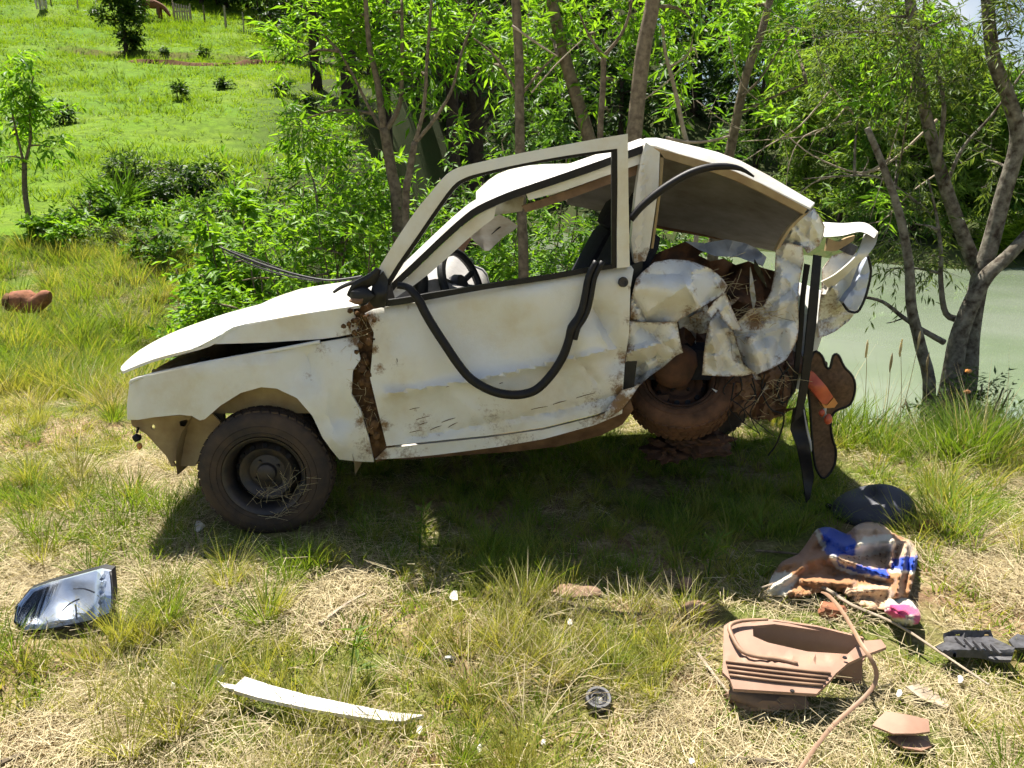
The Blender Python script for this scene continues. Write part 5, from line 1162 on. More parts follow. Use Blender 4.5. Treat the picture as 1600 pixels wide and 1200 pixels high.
sheet_sharp('rear_panel', [(1213, 382), (1234, 380), (1254, 385), (1256, 408), (1249, 440), (1247, 470), (1248, 510), (1246, 530), (1237, 548), (1228, 563), (1205, 576), (1181, 586), (1163, 571), (1153, 540), (1144, 513), (1158, 497), (1174, 482), (1192, 480), (1205, 455), (1211, 424)],
      depth(lambda x, y: 3.22 + .10 * np.clip((1215 - x) / 70, 0, 1) ** 2 - .0004 * (y - 380), dents=[(1200, 520, 22, .09), (1225, 470, 16, -.03), (1185, 545, 14, -.04), (1220, 545, 16, .04)], creases=[(1225, 385, 1215, 500, 9, -.03), (1160, 500, 1240, 500, 8, .03), (1170, 530, 1230, 510, 7, -.03), (1190, 500, 1200, 580, 6, .03), (1240, 450, 1210, 560, 7, .02)], crump=[(36, .045)], seed=18), A, car, .014, 5,
      mud=[(1180, 500, 20, .9), (1200, 490, 14, .6), (1170, 530, 10, .6), (1215, 560, 10, .5), (1215, 430, 6, .4), (1240, 395, 8, .4), (1225, 520, 9, .4)])
sheet_sharp('rear_pillar', [(1215, 386), (1222, 370), (1230, 361), (1247, 342), (1262, 331), (1272, 325), (1282, 340), (1289, 354), (1286, 370), (1280, 384), (1262, 396), (1255, 386), (1236, 382)],
      depth(lambda x, y: 3.18 + .0022 * np.abs(x - 1250), creases=[(1240, 350, 1275, 385, 6, .035), (1270, 330, 1262, 392, 6, -.04)], crump=[(20, .035), (9, .01)], seed=19), A, car, .014, 4, mud=[(1262, 392, 10, .75), (1278, 378, 9, .55), (1235, 375, 7, .4)])
strip('pillar_gutter', [(1256, 334), (1238, 350), (1222, 372), (1212, 392)], [(1264, 332), (1246, 348), (1231, 366), (1219, 388)], 3.17, M['primer'], car, .03, 3)
# rusty innards under the rear panel
mb = MB()
for i, (px, py, Y, s_) in enumerate([(1165, 605, 3.3, .06), (1190, 620, 3.35, .06), (1210, 590, 3.3, .05), (1160, 630, 3.3, .05), (1185, 640, 3.4, .05), (1220, 610, 3.3, .045), (1150, 600, 3.35, .05), (1205, 640, 3.4, .045)]):
    mb.blob(pix(px, py, Y), (s_ * 1.1, s_ * .7, s_), i + 20, .5, 3, 2.4)
mb.build('rusty_innards', M['rustpale'], car, sharp=25)
sheet_sharp('torn_underside', [(1138, 588), (1180, 588), (1205, 578), (1230, 565), (1232, 600), (1228, 640), (1205, 655), (1180, 640), (1150, 632), (1138, 612)], depth(3.4, crump=[(18, .08)], seed=21), M['rustpale'], car, .012, 5, holes=[[(1165, 608), (1178, 604), (1184, 614), (1172, 620)]])
sheet_sharp('wheelhouse', [(1040, 500), (1095, 510), (1105, 530), (1100, 590), (1080, 560), (1050, 548)], depth(3.42, crump=[(24, .05)], seed=22), M['rust'], car, .012, 8)
mb = MB()
for i in range(95):
    c0 = [(1185, 490, 22, 9), (1150, 445, 22, 22), (1150, 525, 8, 18), (1205, 620, 18, 22)][rng.choice(4, p=[.45, .2, .15, .2])]
    q = pix(c0[0] + rng.normal(0, c0[2]), c0[1] + rng.normal(0, c0[3]), 3.19 + rng.normal(0, .03)); d = Vector((rng.normal(0, .9), rng.normal(-.1, .3), rng.normal(0, .5))).normalized() * rng.uniform(.03, .11); mb.tube([q, q + d * .5 + Vector((0, 0, rng.normal(0, .01))), q + d], [.0016, .0008], 3, 2, cap=False)
mb.build('caught_straw', M['g_straw'], car, sharp=0)['kind'] = 'stuff'
sr = random.Random(4)
for i in range(22):
    cx, cy = sr.choice([(1085, 505), (1150, 470), (1165, 600), (1215, 600), (1130, 610), (1195, 440), (1060, 545), (1185, 630), (1225, 585)]); cx += sr.gauss(0, 13); cy += sr.gauss(0, 12)
    an = sr.uniform(0, 6.28); L = sr.uniform(14, 36); wd = sr.uniform(4, 10); ux, uy = math.cos(an), math.sin(an)
    poly = [(cx - ux * L + uy * wd * .5, cy - uy * L - ux * wd * .5), (cx + uy * wd, cy - ux * wd), (cx + ux * L, cy + uy * L), (cx + ux * L * .4 - uy * wd * .7, cy + uy * L * .4 + ux * wd * .7), (cx - ux * L * .5 - uy * wd, cy - uy * L * .5 + ux * wd)]
    Yc = sr.uniform(3.2, 3.34) if cy < 560 else sr.uniform(3.24, 3.36)
    sheet_sharp('torn_strip', poly, depth(lambda x, y, Yc=Yc, cx=cx, cy=cy, k=sr.uniform(-.003, .003): Yc + k * (x - cx) + .002 * (y - cy), crump=[(14, .03)], seed=40 + i), [A, M['rust'], M['rustpale'], M['plastic'], M['torn']][sr.choice([0, 0, 1, 2, 3, 4])], car, .006, 6, mud=[(cx, cy, 30, .55)])
for i in range(7):
    x0 = sr.uniform(1140, 1230); y0 = sr.uniform(560, 600); MB().tube(P([(x0, y0), (x0 + sr.gauss(0, 8), y0 + 25), (x0 + sr.gauss(0, 14), y0 + 50), (x0 + sr.gauss(0, 18), y0 + sr.uniform(60, 100))], 3.22), [.004, .002], 5, 4).build('loose_wire', M['rubber'], car, sharp=0)
# wires hanging out
MB().tube(P([(1195, 585), (1190, 610), (1205, 640), (1225, 650), (1215, 690), (1200, 712)], 3.25), .004, 5, 4).build('loose_wire', M['rubber'], car)
MB().tube(P([(1235, 570), (1215, 600), (1222, 630), (1240, 610), (1230, 580)], 3.24), .005, 5, 4).build('loose_wire', M['rubber'], car)

# --- torn tailgate and lamp
sheet_sharp('tailgate', [(1285, 420), (1300, 400), (1325, 392), (1345, 396), (1360, 386), (1352, 420), (1344, 452), (1340, 484), (1326, 502), (1305, 518), (1290, 525), (1278, 528), (1279, 490), (1284, 450)],
      depth(lambda x, y: 3.55 + .0016 * (x - 1280), creases=[(1290, 460, 1345, 400, 8, -.05), (1285, 500, 1340, 480, 7, .04)], crump=[(34, .03)], seed=23), M['paint'], car, .014, 6, mud=[(1300, 480, 30, .5), (1290, 510, 16, .6)])
strip('tailgate_top', [(1284, 347), (1318, 349), (1352, 348), (1372, 362)], [(1289, 370), (1316, 368), (1345, 362), (1366, 372)], [3.75, 3.6, 3.5, 3.45], A, car, .014, 4, Yb=[3.6, 3.5, 3.42, 3.4])
strip('tailgate_fold', [(1372, 362), (1368, 382), (1352, 402), (1320, 432), (1298, 452)], [(1352, 366), (1346, 384), (1334, 404), (1306, 428), (1284, 440)], [3.42, 3.44, 3.46, 3.48, 3.5], A, car, .014, 4, Yb=[3.5, 3.48, 3.42, 3.42, 3.46])
strip('tailgate_inner', [(1294, 372), (1310, 378), (1322, 372), (1336, 368)], [(1290, 392), (1306, 392), (1318, 386), (1334, 376)], 3.6, M['primer'], car, .02, 3)
sheet('tail_lamp', [(1355, 402), (1359, 424), (1353, 455), (1347, 472), (1339, 485), (1326, 483), (1318, 472), (1326, 460), (1336, 448), (1345, 424)], depth(lambda x, y: 3.50 + .001 * (x - 1320), creases=[(1350, 410, 1330, 480, 5, -.02), (1330, 455, 1355, 450, 3, .02), (1338, 430, 1358, 425, 3, .02)]), M['lamplens'], car, .05, 5)
MB().tube(P([(1356, 400), (1361, 424), (1355, 455), (1349, 472), (1340, 487), (1326, 486), (1317, 474)], 3.49), .006, 6, 3).build('lamp_gasket', M['rubber'], bpy.data.objects['tail_lamp'])
MB().box(pix(1326, 388, 3.62), (.07, .03, .05), Matrix.Rotation(.4, 3, 'Y'), .008).build('lamp_socket', M['greyplastic'], car)
# black strips hanging down the back corner
strip('hanging_strip', [(1272, 398), (1268, 440), (1262, 500), (1256, 560), (1248, 620), (1240, 660)], [(1284, 400), (1281, 440), (1276, 500), (1269, 560), (1262, 610), (1252, 650)], [3.2, 3.18, 3.17, 3.16, 3.18, 3.2], M['rubber'], car, .012, 3)
strip('hanging_strip', [(1258, 412), (1252, 460), (1247, 520), (1242, 570), (1236, 620)], [(1266, 414), (1259, 460), (1255, 520), (1250, 570), (1243, 612)], 3.26, M['rubber'], car, .012, 3)
sheet('hanging_liner', [(1240, 640), (1256, 628), (1262, 660), (1266, 700), (1272, 745), (1266, 778), (1260, 786), (1254, 740), (1246, 700), (1236, 672)], depth(3.24, crump=[(40, .04)], seed=24), M['rubber'], car, .012, 9)
MB().tube(P([(1256, 640), (1261, 670), (1266, 690), (1268, 705)], 3.2), [.002, .005, .006, .002], 5, 2).build('liner_edge', M['torn'], car)
# hanging shade panel and lamp cover beside the strips
sp = empty('mesh_sunshade', pix(1290, 748, 3.3), 'brown mesh sunshade with black piping hanging behind the car', 'sunshade')
out_ = [(1271, 551), (1284, 556), (1290, 572), (1297, 575), (1302, 556), (1310, 555), (1319, 573), (1332, 588), (1336, 607), (1328, 632), (1306, 642), (1298, 657), (1300, 683), (1306, 703), (1303, 728), (1288, 747), (1276, 734), (1270, 702), (1266, 640), (1262, 592)]
shf = depth(lambda x, y: 3.30 + .0002 * (y - 550), dents=[(1315, 600, 20, -.03), (1290, 700, 16, .02)])
sheet('panel', out_, shf, M['meshcloth'], sp, .006, 8, sub=2)
so_ = smooth_poly(out_, 3); yv = shf(np.array([q[0] for q in so_]), np.array([q[1] for q in so_]))
MB().tube([pix(a, b, y) for (a, b), y in zip(so_ + so_[:1], list(yv) + [yv[0]])], .006, 6, 1).build('piping', M['rubber'], sp, sharp=0)
lo = empty('lamp_cover', pix(1285, 640, 3.22), 'faded red and amber lamp cover hanging against the brown mesh sunshade', 'lamp cover')
sheet('red_lens', [(1257, 580), (1271, 581), (1290, 602), (1302, 620), (1292, 632), (1284, 630), (1272, 615), (1262, 603)], depth(3.22, dents=[(1278, 605, 14, -.03)]), M['red'], lo, .04, 5)
sheet('amber_lens', [(1303, 621), (1309, 630), (1304, 637), (1288, 638), (1284, 631), (1293, 633)], 3.22, M['amber'], lo, .04, 4)
MB().blob(pix(1294, 655, 3.2), (.018, .018, .026), 2, .1, 2).build('red_cap', M['red'], lo); MB().blob(pix(1284, 645, 3.21), (.014, .014, .018), 3, .15, 2).build('red_knob', M['red'], lo)
MB().tube(P([(1290, 634), (1288, 645), (1292, 658)], 3.23), .008, 6, 2).build('bracket', M['torn'], lo)

# ================================================================== things lying on the ground
def gpt(px, py, h=0.0):
    q = pixz(px, py, h)
    for _ in range(3): q = pixz(px, py, gzf(q.x, q.y) + h)
    return q
def ground_plate(name, outline, hfn, mat, parent, thick=.006, res=8, holes=(), sub=1, sharp=35):
    """outline on the ground, each point lifted by hfn(px, py) metres"""
    outline = smooth_poly(outline, sub); Pp, F = tri_fill(outline, res, holes)
    V = np.array([tuple(pixz(a, b, .012 + float(hfn(a, b)))) for a, b in Pp]); n = len(V)
    f0 = []
    for t in F:
        a, b, c = (V[i] for i in t); f0.append(tuple(t) if np.cross(b - a, c - a)[2] > 0 else tuple(t[::-1]))
    cnt = {(t[i], t[(i + 1) % 3]) for t in f0 for i in range(3)}
    F2 = f0 + [tuple(i + n for i in t[::-1]) for t in f0] + [(b, a, a + n, b + n) for (a, b) in cnt if (b, a) not in cnt]
    return mk(name, np.vstack([V, V - np.array((0, 0, thick))]), F2, mat, parent, sharp=sharp, attr={'mud': np.zeros(2 * n)})
# headlight unit
hl = empty('headlight', pixz(100, 975, 0), 'clear glass car headlight unit lying face up in the grass', 'headlight')
ho = [(21, 972), (26, 947), (47, 922), (75, 912), (106, 904), (157, 890), (172, 893), (175, 925), (172, 958), (140, 971), (68, 985), (38, 987)]
def hY(o): return lambda x, y: 2.27 + (987 - np.asarray(y)) / 97 * .17 + o
sheet('housing', [(97 + (a - 97) * 1.03, 940 + (b - 940) * 1.05) for a, b in ho], hY(.075), M['plastic'], hl, .03, 10, sub=1)
sheet('reflector', ho, depth(hY(.03), dents=[(112, 938, 30, .03), (60, 955, 24, .02)], creases=[(158, 893, 156, 965, 2.5, -.035)]), M['chrome'], hl, .01, 6)
sheet('lens', ho, depth(hY(.0), dents=[(100, 940, 70, -.02)]), M['lens'], hl, .008, 9)
MB().tube([pix(a, b, float(hY(.0)(a, b))) for a, b in [(38, 987), (68, 986), (140, 972), (172, 959), (176, 925), (173, 893)]], .005, 6, 3).build('rim', M['plastic'], hl, sharp=0)
for k, (a, b, c_, d_) in enumerate([(115, 920, 148, 926), (96, 955, 124, 936), (120, 968, 118, 945)]):
    MB().tube([pix(a, b, float(hY(.012)(a, b))), pix((a + c_) / 2, (b + d_) / 2 - 3, float(hY(.006)((a + c_) / 2, (b + d_) / 2))), pix(c_, d_, float(hY(.012)(c_, d_)))], .003, 5, 3).build('bulb_clip', M['greyplastic'], hl)
# white trim strip
ts = empty('trim_strip', gpt(500, 1110), 'long curved white plastic trim strip lying on the straw', 'trim strip')
ground_plate('strip', [(366, 1072), (382, 1057), (425, 1071), (489, 1088), (552, 1101), (616, 1113), (662, 1117), (629, 1127), (586, 1124), (489, 1108), (404, 1090), (366, 1079)], lambda x, y: .05 - .03 * (x - 366) / 300 + .02 * math.sin((x - 366) / 95) + .0006 * (1100 + (x - 489) * .16 - y), M['white'], ts, .012, 8)
ground_plate('end_clip', [(338, 1062), (345, 1066), (372, 1071), (372, 1078), (350, 1074)], lambda x, y: .045, M['white'], ts, .01, 6)
f = empty('white_shard', gpt(338, 1045), 'small white shard standing at the left end of the white strip', 'shard')
ground_plate('shard', [(333, 1040), (345, 1037), (352, 1050), (342, 1056), (334, 1052)], lambda x, y: .03 + (1056 - y) * .002, M['white'], f, .005, 5)
# brown door trim panel with pocket
bp = empty('door_trim_panel', gpt(1250, 1060), 'brown moulded door trim panel with grooves and a deep pocket', 'trim panel')
po = [(1131, 978), (1141, 971), (1202, 967), (1208, 971), (1276, 979), (1332, 993), (1352, 1001), (1377, 999), (1385, 1011), (1353, 1023), (1325, 1036), (1306, 1052), (1297, 1063), (1276, 1084), (1210, 1080), (1146, 1076), (1141, 1062), (1129, 1050)]
pocket = [(1176, 978), (1210, 975), (1278, 985), (1330, 998), (1346, 1003), (1324, 1022), (1262, 1018), (1200, 1004), (1177, 994)]
pl = lambda x, y: .075 + .085 * (1084 - y) / 115 + (.012 if y > 1030 else 0)
ground_plate('panel', po, pl, M['brownplastic'], bp, .010, 8, holes=[pocket])
ground_plate('pocket', [(1170, 1000), (1210, 996), (1280, 1006), (1336, 1020), (1352, 1028), (1330, 1050), (1262, 1044), (1200, 1030), (1172, 1020)], lambda x, y: .035, M['brownplastic'], bp, .008, 9)
bw = [(1174, 979), (1210, 976), (1278, 986), (1330, 999), (1350, 1004)]
V = []; 
for a, b in bw: q = pixz(a, b, .158); V += [q + Vector((0, .004, .012)), Vector((q.x, q.y - .02, .02)), Vector((q.x, q.y - .01, .02)), q + Vector((0, .014, .012))]
F = [(i * 4 + k, i * 4 + (k + 1) % 4, i * 4 + 4 + (k + 1) % 4, i * 4 + 4 + k) for i in range(4) for k in range(4)] + [(0, 1, 2, 3), (19, 18, 17, 16)]
mk('pocket_wall', V, F, M['brownplastic'], bp)
for k in range(4):
    y0 = 1033 + k * 7.2; MB().tube([pixz(a_, b_, .103 + .085 * (1084 - b_) / 115) for a_, b_ in ((1134 + k * 2, y0), (1210, y0 + 9), (1298 - k * 4, y0 + 19 - k))], [.004, .004], 5, 2).build('groove_rib', M['brownstrap'], bp, sharp=0)
MB().tube([pixz(a, b, .1 + .085 * (1084 - b) / 115) for a, b in [(1200, 968), (1160, 970), (1140, 978), (1146, 998), (1160, 1018), (1185, 1026), (1218, 1030), (1246, 1037)]], [.004, .006, .007, .007, .007, .007, .007, .006], 6, 3).build('piping', M['brownstrap'], bp, sharp=0)
for a, b in ((1320, 1028), (1238, 1080)): MB().lathe([(0, .003), (.006, .003), (.007, 0)], Matrix.Translation(pixz(a, b, .104 + .085 * (1084 - b) / 115)), 10).build('clip_hole', M['rubber'], bp)
f = empty('clay_stone', gpt(1255, 1100), 'dark clod under the front edge of the brown trim panel', 'stone'); MB().blob(gpt(1200, 1085, .03), (.12, .06, .035), 4, .4, 3).build('clod', M['stone'], f)
# brown ribbon looping over the panel
rb = P([], 0); hts = [(1283, 925, .10), (1294, 930, .14), (1312, 950, .17), (1330, 978, .19), (1345, 1005, .20), (1358, 1025, .19), (1369, 1048, .15), (1366, 1070, .11), (1350, 1090, .08), (1330, 1108, .06), (1305, 1130, .045), (1280, 1160, .04), (1255, 1195, .035), (1235, 1225, .03)]
o = MB().tube([pixz(a, b, h) for a, b, h in hts], [.003] + [.0065] * 6 + [.006] * 6 + [.003], 6, 3, .35).build('rubber_ribbon', M['brownstrap'], None, gpt(1300, 1130)); tag(o, 'long brown ribbon of trim looping over the grooved brown panel', 'trim ribbon')
o = MB().tube([pixz(a, b, .06) for a, b in [(1190, 918), (1240, 905), (1290, 920), (1330, 945), (1400, 975), (1470, 1020), (1545, 1070)]], [.003, .006, .007, .006, .005, .004, .003], 6, 3).build('dry_stick', M['drywood'], None, gpt(1300, 940)); tag(o, 'long thin dry stick lying from the blanket toward the right edge', 'stick')
# smaller brown plates
for i, (nm, poly, h, lab) in enumerate([('plastic_plate', [(1363, 1133), (1372, 1122), (1384, 1111), (1420, 1117), (1451, 1124), (1453, 1143), (1430, 1146), (1395, 1146)], .045, 'flat tan plastic plate below the grooved panel, upper of two'), ('plastic_plate', [(1384, 1150), (1410, 1148), (1450, 1150), (1456, 1166), (1440, 1173), (1412, 1168)], .012, 'darker brown plate, lower of two at the bottom right'), ('bark_piece', [(1415, 1072), (1440, 1068), (1486, 1098), (1480, 1106), (1440, 1092)], .012, 'ochre piece of bark right of the brown ribbon')]):
    e = empty(nm, gpt(poly[0][0], poly[0][1]), lab, 'plate' if i < 2 else 'bark'); ground_plate('plate', poly, lambda x, y, h=h: h + .01 * math.sin(x * .05), M['brownplastic'] if i < 2 else M['drywood'], e, .006, 8)
# dark grille piece
e = empty('grille_piece', gpt(1520, 1015), 'speckled dark grey plastic grille piece on the grass at right', 'grille')
ground_plate('plate', [(1462, 1010), (1476, 1003), (1474, 990), (1490, 984), (1530, 985), (1548, 984), (1552, 996), (1566, 1003), (1586, 1012), (1580, 1031), (1556, 1031), (1530, 1024), (1478, 1022)], lambda x, y: .045 + .01 * math.sin(x * .06) + .012 * math.sin(y * .2), M['greyplastic'], e, .01, 6, holes=[[(1492, 987), (1500, 987), (1500, 993), (1492, 993)], [(1538, 987), (1546, 987), (1546, 993), (1538, 993)]])
for k in range(5): q = pixz(1500 + k * 14, 1003 + k * 3, .075); MB().box(q, (.008, .05, .012), bev=.002).build('rib', M['greyplastic'], e)
e = empty('plastic_scrap', gpt(1595, 1005), 'small grey plastic scrap right of the speckled grille piece', 'scrap'); ground_plate('plate', [(1576, 1000), (1590, 990), (1612, 996), (1606, 1012), (1586, 1012)], lambda x, y: .03, M['greyplastic'], e, .008, 7)
# plastic ring
e = empty('plastic_ring', gpt(935, 1092), 'small round grey plastic ring on the bare straw', 'ring'); q = gpt(935, 1092, .03)
Tm = Matrix.Translation(q) @ Matrix.Rotation(R(14), 4, 'X')
MB().lathe([(.026, .004), (.030, .010), (.038, .010), (.041, .002), (.041, -.012), (.026, -.012), (.026, .004)], Tm, 32).build('outer_ring', M['greyplastic'], e); MB().lathe([(.0, -.008), (.014, -.006), (.02, .004), (.024, .002), (.026, -.008)], Tm, 28).build('inner_cup', M['greyplastic'], e)
e = empty('plastic_clip', gpt(702, 1030), 'small black and silver clip lying on the straw left of the ring', 'clip'); MB().blob(gpt(702, 1031, .015), (.025, .016, .012), 3, .3, 2).build('body', M['greyplastic'], e); MB().box(gpt(700, 1027, .028), (.02, .012, .004), bev=.001).build('plate', M['torn'], e)
# white scraps
for i, (px, py, s_, lab) in enumerate([(750, 1168, 8, 'oval white scrap near the bottom edge, below the ring'), (890, 971, 7, 'white scrap just below the shadow edge'), (990, 963, 5, 'tiny white scrap right of the other scraps under the shadow edge'), (710, 930, 10, 'crumpled pale scrap at the shadow edge below the door'), (655, 1140, 9, 'pale scrap right of the white strip end'), (850, 1160, 7, 'small pale scrap right of the oval white one'), (1080, 1190, 8, 'pale chip at the bottom edge of the picture'), (270, 1072, 8, 'pale scrap left of the white strip'), (310, 822, 12, 'white petal-like scrap beside the front tyre'), (1405, 1082, 8, 'white chip above the tan plates'), (1500, 1060, 9, 'white chip right of the ochre bark')]):
    e = empty('white_scrap', gpt(px, py), lab, 'scrap', 'small white scraps on the straw'); an = rng.uniform(0, 6); s_ *= .75
    poly = [(px + s_ * (1 + .3 * rng.normal()) * math.cos(a + an) * .8, py + s_ * (1 + .2 * rng.normal()) * math.sin(a + an)) for a in np.linspace(0, 6.28, 8)[:-1]]
    ground_plate('scrap', poly, lambda x, y: .02 + .004 * math.sin(x * .4 + y * .3), M['white'], e, .003, 4)
# stones and clay
for i, (px, py, r, lab, mt) in enumerate([(1072, 915, (.028, .025, .035), 'upright tan stone at the shadow edge', 'stone'), (1088, 955, (.06, .04, .03), 'low brown stone left of the blanket', 'stone'), (1378, 808, (.08, .07, .05), 'rounded reddish clay lump above the blanket', 'clay'), (1448, 828, (.06, .05, .04), 'smaller reddish clay lump right of the blanket', 'clay'), (905, 925, (.09, .05, .02), 'flat earth clod at the shadow edge', 'stone'), (1300, 955, (.05, .04, .03), 'reddish clay lump in front of the blanket', 'clay')]):
    e = empty('clay_lump' if mt == 'clay' else 'stone', gpt(px, py), lab, 'clay lump' if mt == 'clay' else 'stone'); MB().blob(gpt(px, py, r[2] * .6), r, i + 31, .35, 3).build('lump', M[mt], e, sharp=30)
e = empty('clay_pot_piece', gpt(40, 475), 'broken reddish clay pipe piece lying in the grass at far left', 'clay pipe'); a0 = gpt(20, 472, .16); a1 = gpt(72, 470, .12)
MB().tube([a0 + Vector((0, 0, 0)), a0 + Vector((.14, .03, 0)), (a0 + a1) / 2 + Vector((.06, 0, -.03)), a1 + Vector((0, 0, .04)), a1 + Vector((.05, 0, .05))], [.11, .125, .085, .075, .045], 12, 3).build('pipe', M['clay'], e)
MB().blob(a0 + Vector((-.02, -.04, 0)), (.05, .09, .1), 5, .3, 2).build('broken_mouth', M['mud'], e)
# slate grey cover
e = empty('plastic_cover', gpt(1370, 800), 'slate grey rounded plastic cover lying in the shade by the car', 'plastic cover'); c0 = gpt(1366, 790, .05)
V = []; F = []; nu, nv = 28, 9
for j in range(nv + 1):
    b = math.pi * .5 * j / nv
    for i in range(nu):
        a = 2 * math.pi * i / nu; k_ = 1 + .12 * math.cos(2 * a + .6)
        V.append(Vector((c0.x + .17 * k_ * math.cos(a) * math.cos(b) ** .7, c0.y + .17 * math.sin(a) * math.cos(b) ** .7, .01 + .12 * math.sin(b) + .03 * math.cos(a) * math.sin(b))))
for j in range(nv):
    for i in range(nu): F.append((j * nu + i, j * nu + (i + 1) % nu, (j + 1) * nu + (i + 1) % nu, (j + 1) * nu + i))
mk('shell', V, F, M['bluegrey'], e, sharp=60); MB().tube([V[i] for i in range(nu)] + [V[0]], .009, 6, 1).build('edge', M['plastic'], e, sharp=0)
# dark sticks, black tube
for i, (pts, r, lab, mt) in enumerate([([(1290, 790), (1340, 800), (1400, 815), (1440, 845)], .014, 'black tube on the ground between the clay lumps and the liner', 'rubber'), ([(1420, 832), (1470, 815), (1500, 806)], .012, 'pale dry stick pointing right from the clay lumps', 'drywood'), ([(500, 975), (540, 945), (570, 928)], .010, 'weathered stick left of the shadow edge', 'drywood'), ([(320, 955), (380, 935), (440, 925)], .006, 'thin stick in the grass above the white strip', 'bark'), ([(130, 1090), (200, 1096), (255, 1097)], .004, 'thin twig left of the white strip', 'drywood'), ([(870, 935), (930, 955), (1010, 960)], .010, 'dark root lying under the shadow edge', 'bark'), ([(1090, 1020), (1120, 1060), (1150, 1095)], .006, 'pale stick propped at the left corner of the grooved panel', 'drywood'), ([(1110, 1185), (1200, 1190), (1235, 1196)], .01, 'brown stick at the bottom edge under the ribbon', 'bark'), ([(0, 1195), (20, 1185), (40, 1178)], .012, 'brown stick in the bottom left corner', 'bark'), ([(1180, 700 + 160), (1260, 868), (1320, 890)], .006, 'dark twig behind the blanket', 'bark')]):
    o = MB().tube([gpt(a, b, r + .012) for a, b in pts], [r, r * .6], 6, 3).build('black_tube' if mt == 'rubber' else 'stick', M[mt], None, gpt(*pts[1])); tag(o, lab, 'tube' if mt == 'rubber' else 'stick')

# blanket: one printed cloth in soft folds
def cloth_mat():
    m, nt, p = new_mat('printed_blanket')
    at = node(nt, 'ShaderNodeVertexColor', layer_name='print'); sp = node(nt, 'ShaderNodeAttribute', attribute_name='spots').outputs['Fac']
    tc = node(nt, 'ShaderNodeTexCoord'); vo = node(nt, 'ShaderNodeTexVoronoi'); vo.inputs['Scale'].default_value = 62; nt.links.new(tc.outputs['Object'], vo.inputs['Vector'])
    r = ramp(nt, vo.outputs['Distance'], [(.22, (1, 1, 1)), (.34, (0, 0, 0))])
    c = mixc(nt, math_n(nt, 'MULTIPLY', r, sp), at.outputs[0], (.16, .055, .03))
    f = tnoise(nt, 160, 4); c = mixc(nt, .25, c, ramp(nt, f, [(.3, (.25, .25, .25)), (.7, (1, 1, 1))]), 'MULTIPLY')
    nt.links.new(c, p.inputs['Base Color']); p.inputs['Roughness'].default_value = .95; p.inputs['Specular IOR Level'].default_value = .1
    p.inputs['Sheen Weight'].default_value = .25; bump(nt, p, f, .8, .004); return m
M['cloth'] = cloth_mat()
TAN, BLUE, CREAM, PALE, PINK = (.38, .19, .085), (.018, .065, .42), (.72, .66, .52), (.62, .42, .26), (.72, .08, .22)
def cloth_piece(name, outline, ridges, base, colors, parent, res=6, thick=.012, seed=0, spots=()):
    outline = smooth_poly(outline, 2); Pp, F = tri_fill(outline, res); ob = np.array(outline)
    H = []
    for a, b in Pp:
        h = base
        for (x0, y0, x1, y1, wd, am) in ridges:
            L2 = (x1 - x0) ** 2 + (y1 - y0) ** 2; t = min(1, max(0, ((a - x0) * (x1 - x0) + (b - y0) * (y1 - y0)) / L2)); d = math.hypot(a - x0 - t * (x1 - x0), b - y0 - t * (y1 - y0)); h += am * (.55 * math.exp(-(d / wd) ** 2) + .45 * math.exp(-d / (wd * .7)))
        h += .014 * abs(noise.noise(Vector((a / 11, b / 7, seed)))) + .02 * noise.noise(Vector((a / 30, b / 20, seed + 4))) + .007 * abs(noise.noise(Vector((a / 5, b / 4, seed + 8))))
        ed = np.min(np.hypot(ob[:, 0] - a, ob[:, 1] - b)); h = .03 + h * min(1, .3 + ed / 12)
        H.append(max(.03, h))
    V = np.array([tuple(pixz(a, b, h)) for (a, b), h in zip(Pp, H)]); n = len(V); f0 = []
    for t in F:
        a, b, c = (V[i] for i in t); nn = np.cross(b - a, c - a); f0.append(tuple(t) if np.dot(nn, np.array((0, 0, CAM_H)) - a) > 0 else tuple(t[::-1]))
    cnt = {(t[i], t[(i + 1) % 3]) for t in f0 for i in range(3)}
    F2 = f0 + [tuple(i + n for i in t[::-1]) for t in f0] + [(b, a, a + n, b + n) for (a, b) in cnt if (b, a) not in cnt]
    sv = [max([0.0] + [1.0 for po in spots if inside(po, a, b)]) for a, b in Pp]
    o = mk(name, np.vstack([V, V - np.array((0, 0, thick))]), F2, M['cloth'], parent, sharp=0, attr={'spots': sv + sv})
    ca = o.data.color_attributes.new('print', 'FLOAT_COLOR', 'POINT'); cl = []
    for a, b in Pp:
        c = colors[0][1]
        for po, cc in colors[1:]:
            if inside(po, a + 1.5 * noise.noise(Vector((a / 6, b / 6, 3))), b): c = cc
        cl += [*c, 1]
    ca.data.foreach_set('color', np.array(cl + cl, np.float32)); return o
bl = empty('blanket', gpt(1320, 930), 'crumpled tan blanket with blue stripes and leopard spots', 'blanket')
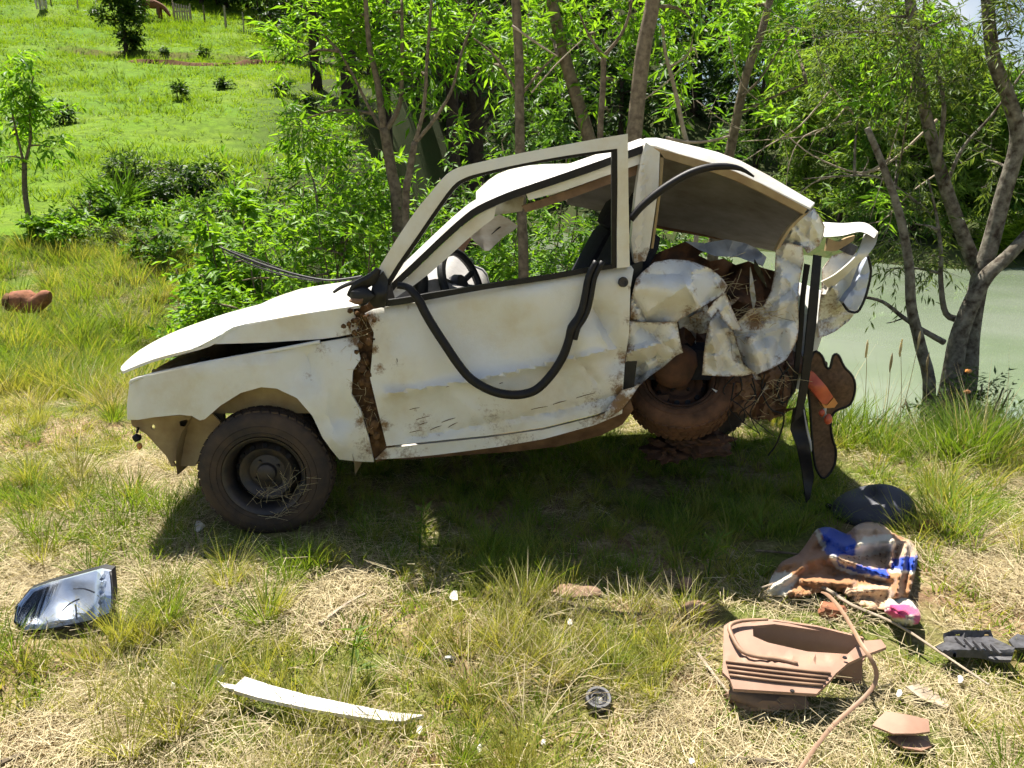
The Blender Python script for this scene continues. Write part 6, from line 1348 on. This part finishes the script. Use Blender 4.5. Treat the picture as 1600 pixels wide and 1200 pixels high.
cloth_piece('fabric', [(1199, 924), (1206, 900), (1222, 877), (1247, 866), (1264, 843), (1277, 826), (1300, 824), (1322, 834), (1336, 822), (1355, 815), (1378, 819), (1394, 832), (1412, 840), (1426, 848), (1434, 866), (1431, 890), (1424, 920), (1416, 937), (1402, 938), (1390, 950), (1352, 950), (1330, 932), (1300, 919), (1270, 927), (1240, 932), (1215, 929)],
    [(1225, 885, 1300, 868, 12, .05), (1300, 868, 1392, 902, 9, .07), (1280, 832, 1322, 856, 12, .06), (1322, 856, 1345, 848, 12, .05), (1345, 850, 1394, 845, 13, .10), (1340, 828, 1385, 828, 8, .06), (1395, 842, 1392, 880, 6, .05), (1416, 848, 1400, 930, 9, .10), (1428, 872, 1420, 928, 5, .06), (1210, 918, 1255, 886, 7, .04), (1255, 908, 1330, 912, 7, .04), (1330, 925, 1390, 918, 8, .04), (1265, 860, 1290, 835, 6, .03)], .015,
    [(None, TAN), ([(1276, 822), (1290, 820), (1330, 836), (1340, 850), (1335, 872), (1300, 868), (1288, 864), (1291, 850)], BLUE), ([(1271, 826), (1276, 823), (1292, 852), (1288, 862)], CREAM),
     ([(1294, 866), (1304, 868), (1330, 886), (1386, 892), (1384, 905), (1330, 897), (1310, 890)], CREAM), ([(1300, 868), (1322, 884), (1345, 883), (1386, 878), (1388, 902), (1340, 893), (1315, 885)], BLUE), ([(1310, 868), (1340, 866), (1365, 876), (1335, 884), (1322, 882)], PALE),
     ([(1196, 934), (1205, 898), (1225, 892), (1246, 900), (1240, 915), (1225, 934)], CREAM), ([(1316, 918), (1390, 910), (1396, 954), (1340, 954)], PALE),
     ([(1334, 818), (1380, 814), (1394, 832), (1390, 842), (1350, 842), (1338, 848)], PALE), ([(1336, 868), (1338, 848), (1352, 838), (1392, 834), (1400, 850), (1398, 872), (1372, 872), (1350, 876)], CREAM), ([(1344, 872), (1398, 858), (1400, 876), (1380, 888), (1350, 886)], PALE),
     ([(1400, 846), (1420, 842), (1436, 862), (1434, 872), (1402, 872)], PALE), ([(1396, 872), (1436, 868), (1434, 892), (1392, 890)], BLUE), ([(1390, 889), (1434, 892), (1433, 897), (1388, 895)], CREAM)],
    bl, res=3.6, thick=.006, seed=2, spots=[[(1316, 918), (1390, 910), (1402, 960), (1330, 952)], [(1310, 868), (1340, 866), (1365, 876), (1335, 884), (1322, 882)], [(1344, 870), (1398, 856), (1400, 876), (1380, 888), (1350, 886)], [(1400, 846), (1436, 846), (1436, 872), (1400, 872)]])
pk = empty('pink_cloth', gpt(1408, 965), 'white cloth bundle with a bright pink band at the foot of the blanket', 'cloth')
cloth_piece('bundle', [(1382, 948), (1388, 934), (1404, 928), (1420, 934), (1430, 946), (1438, 958), (1436, 970), (1420, 974), (1402, 970), (1388, 960)], [(1392, 945, 1425, 962, 14, .06)], .035, [(None, CREAM), ([(1380, 952), (1392, 944), (1415, 942), (1432, 952), (1430, 960), (1400, 962)], PINK), ([(1428, 952), (1445, 950), (1445, 972), (1430, 970)], PINK)], pk, 4, seed=11)
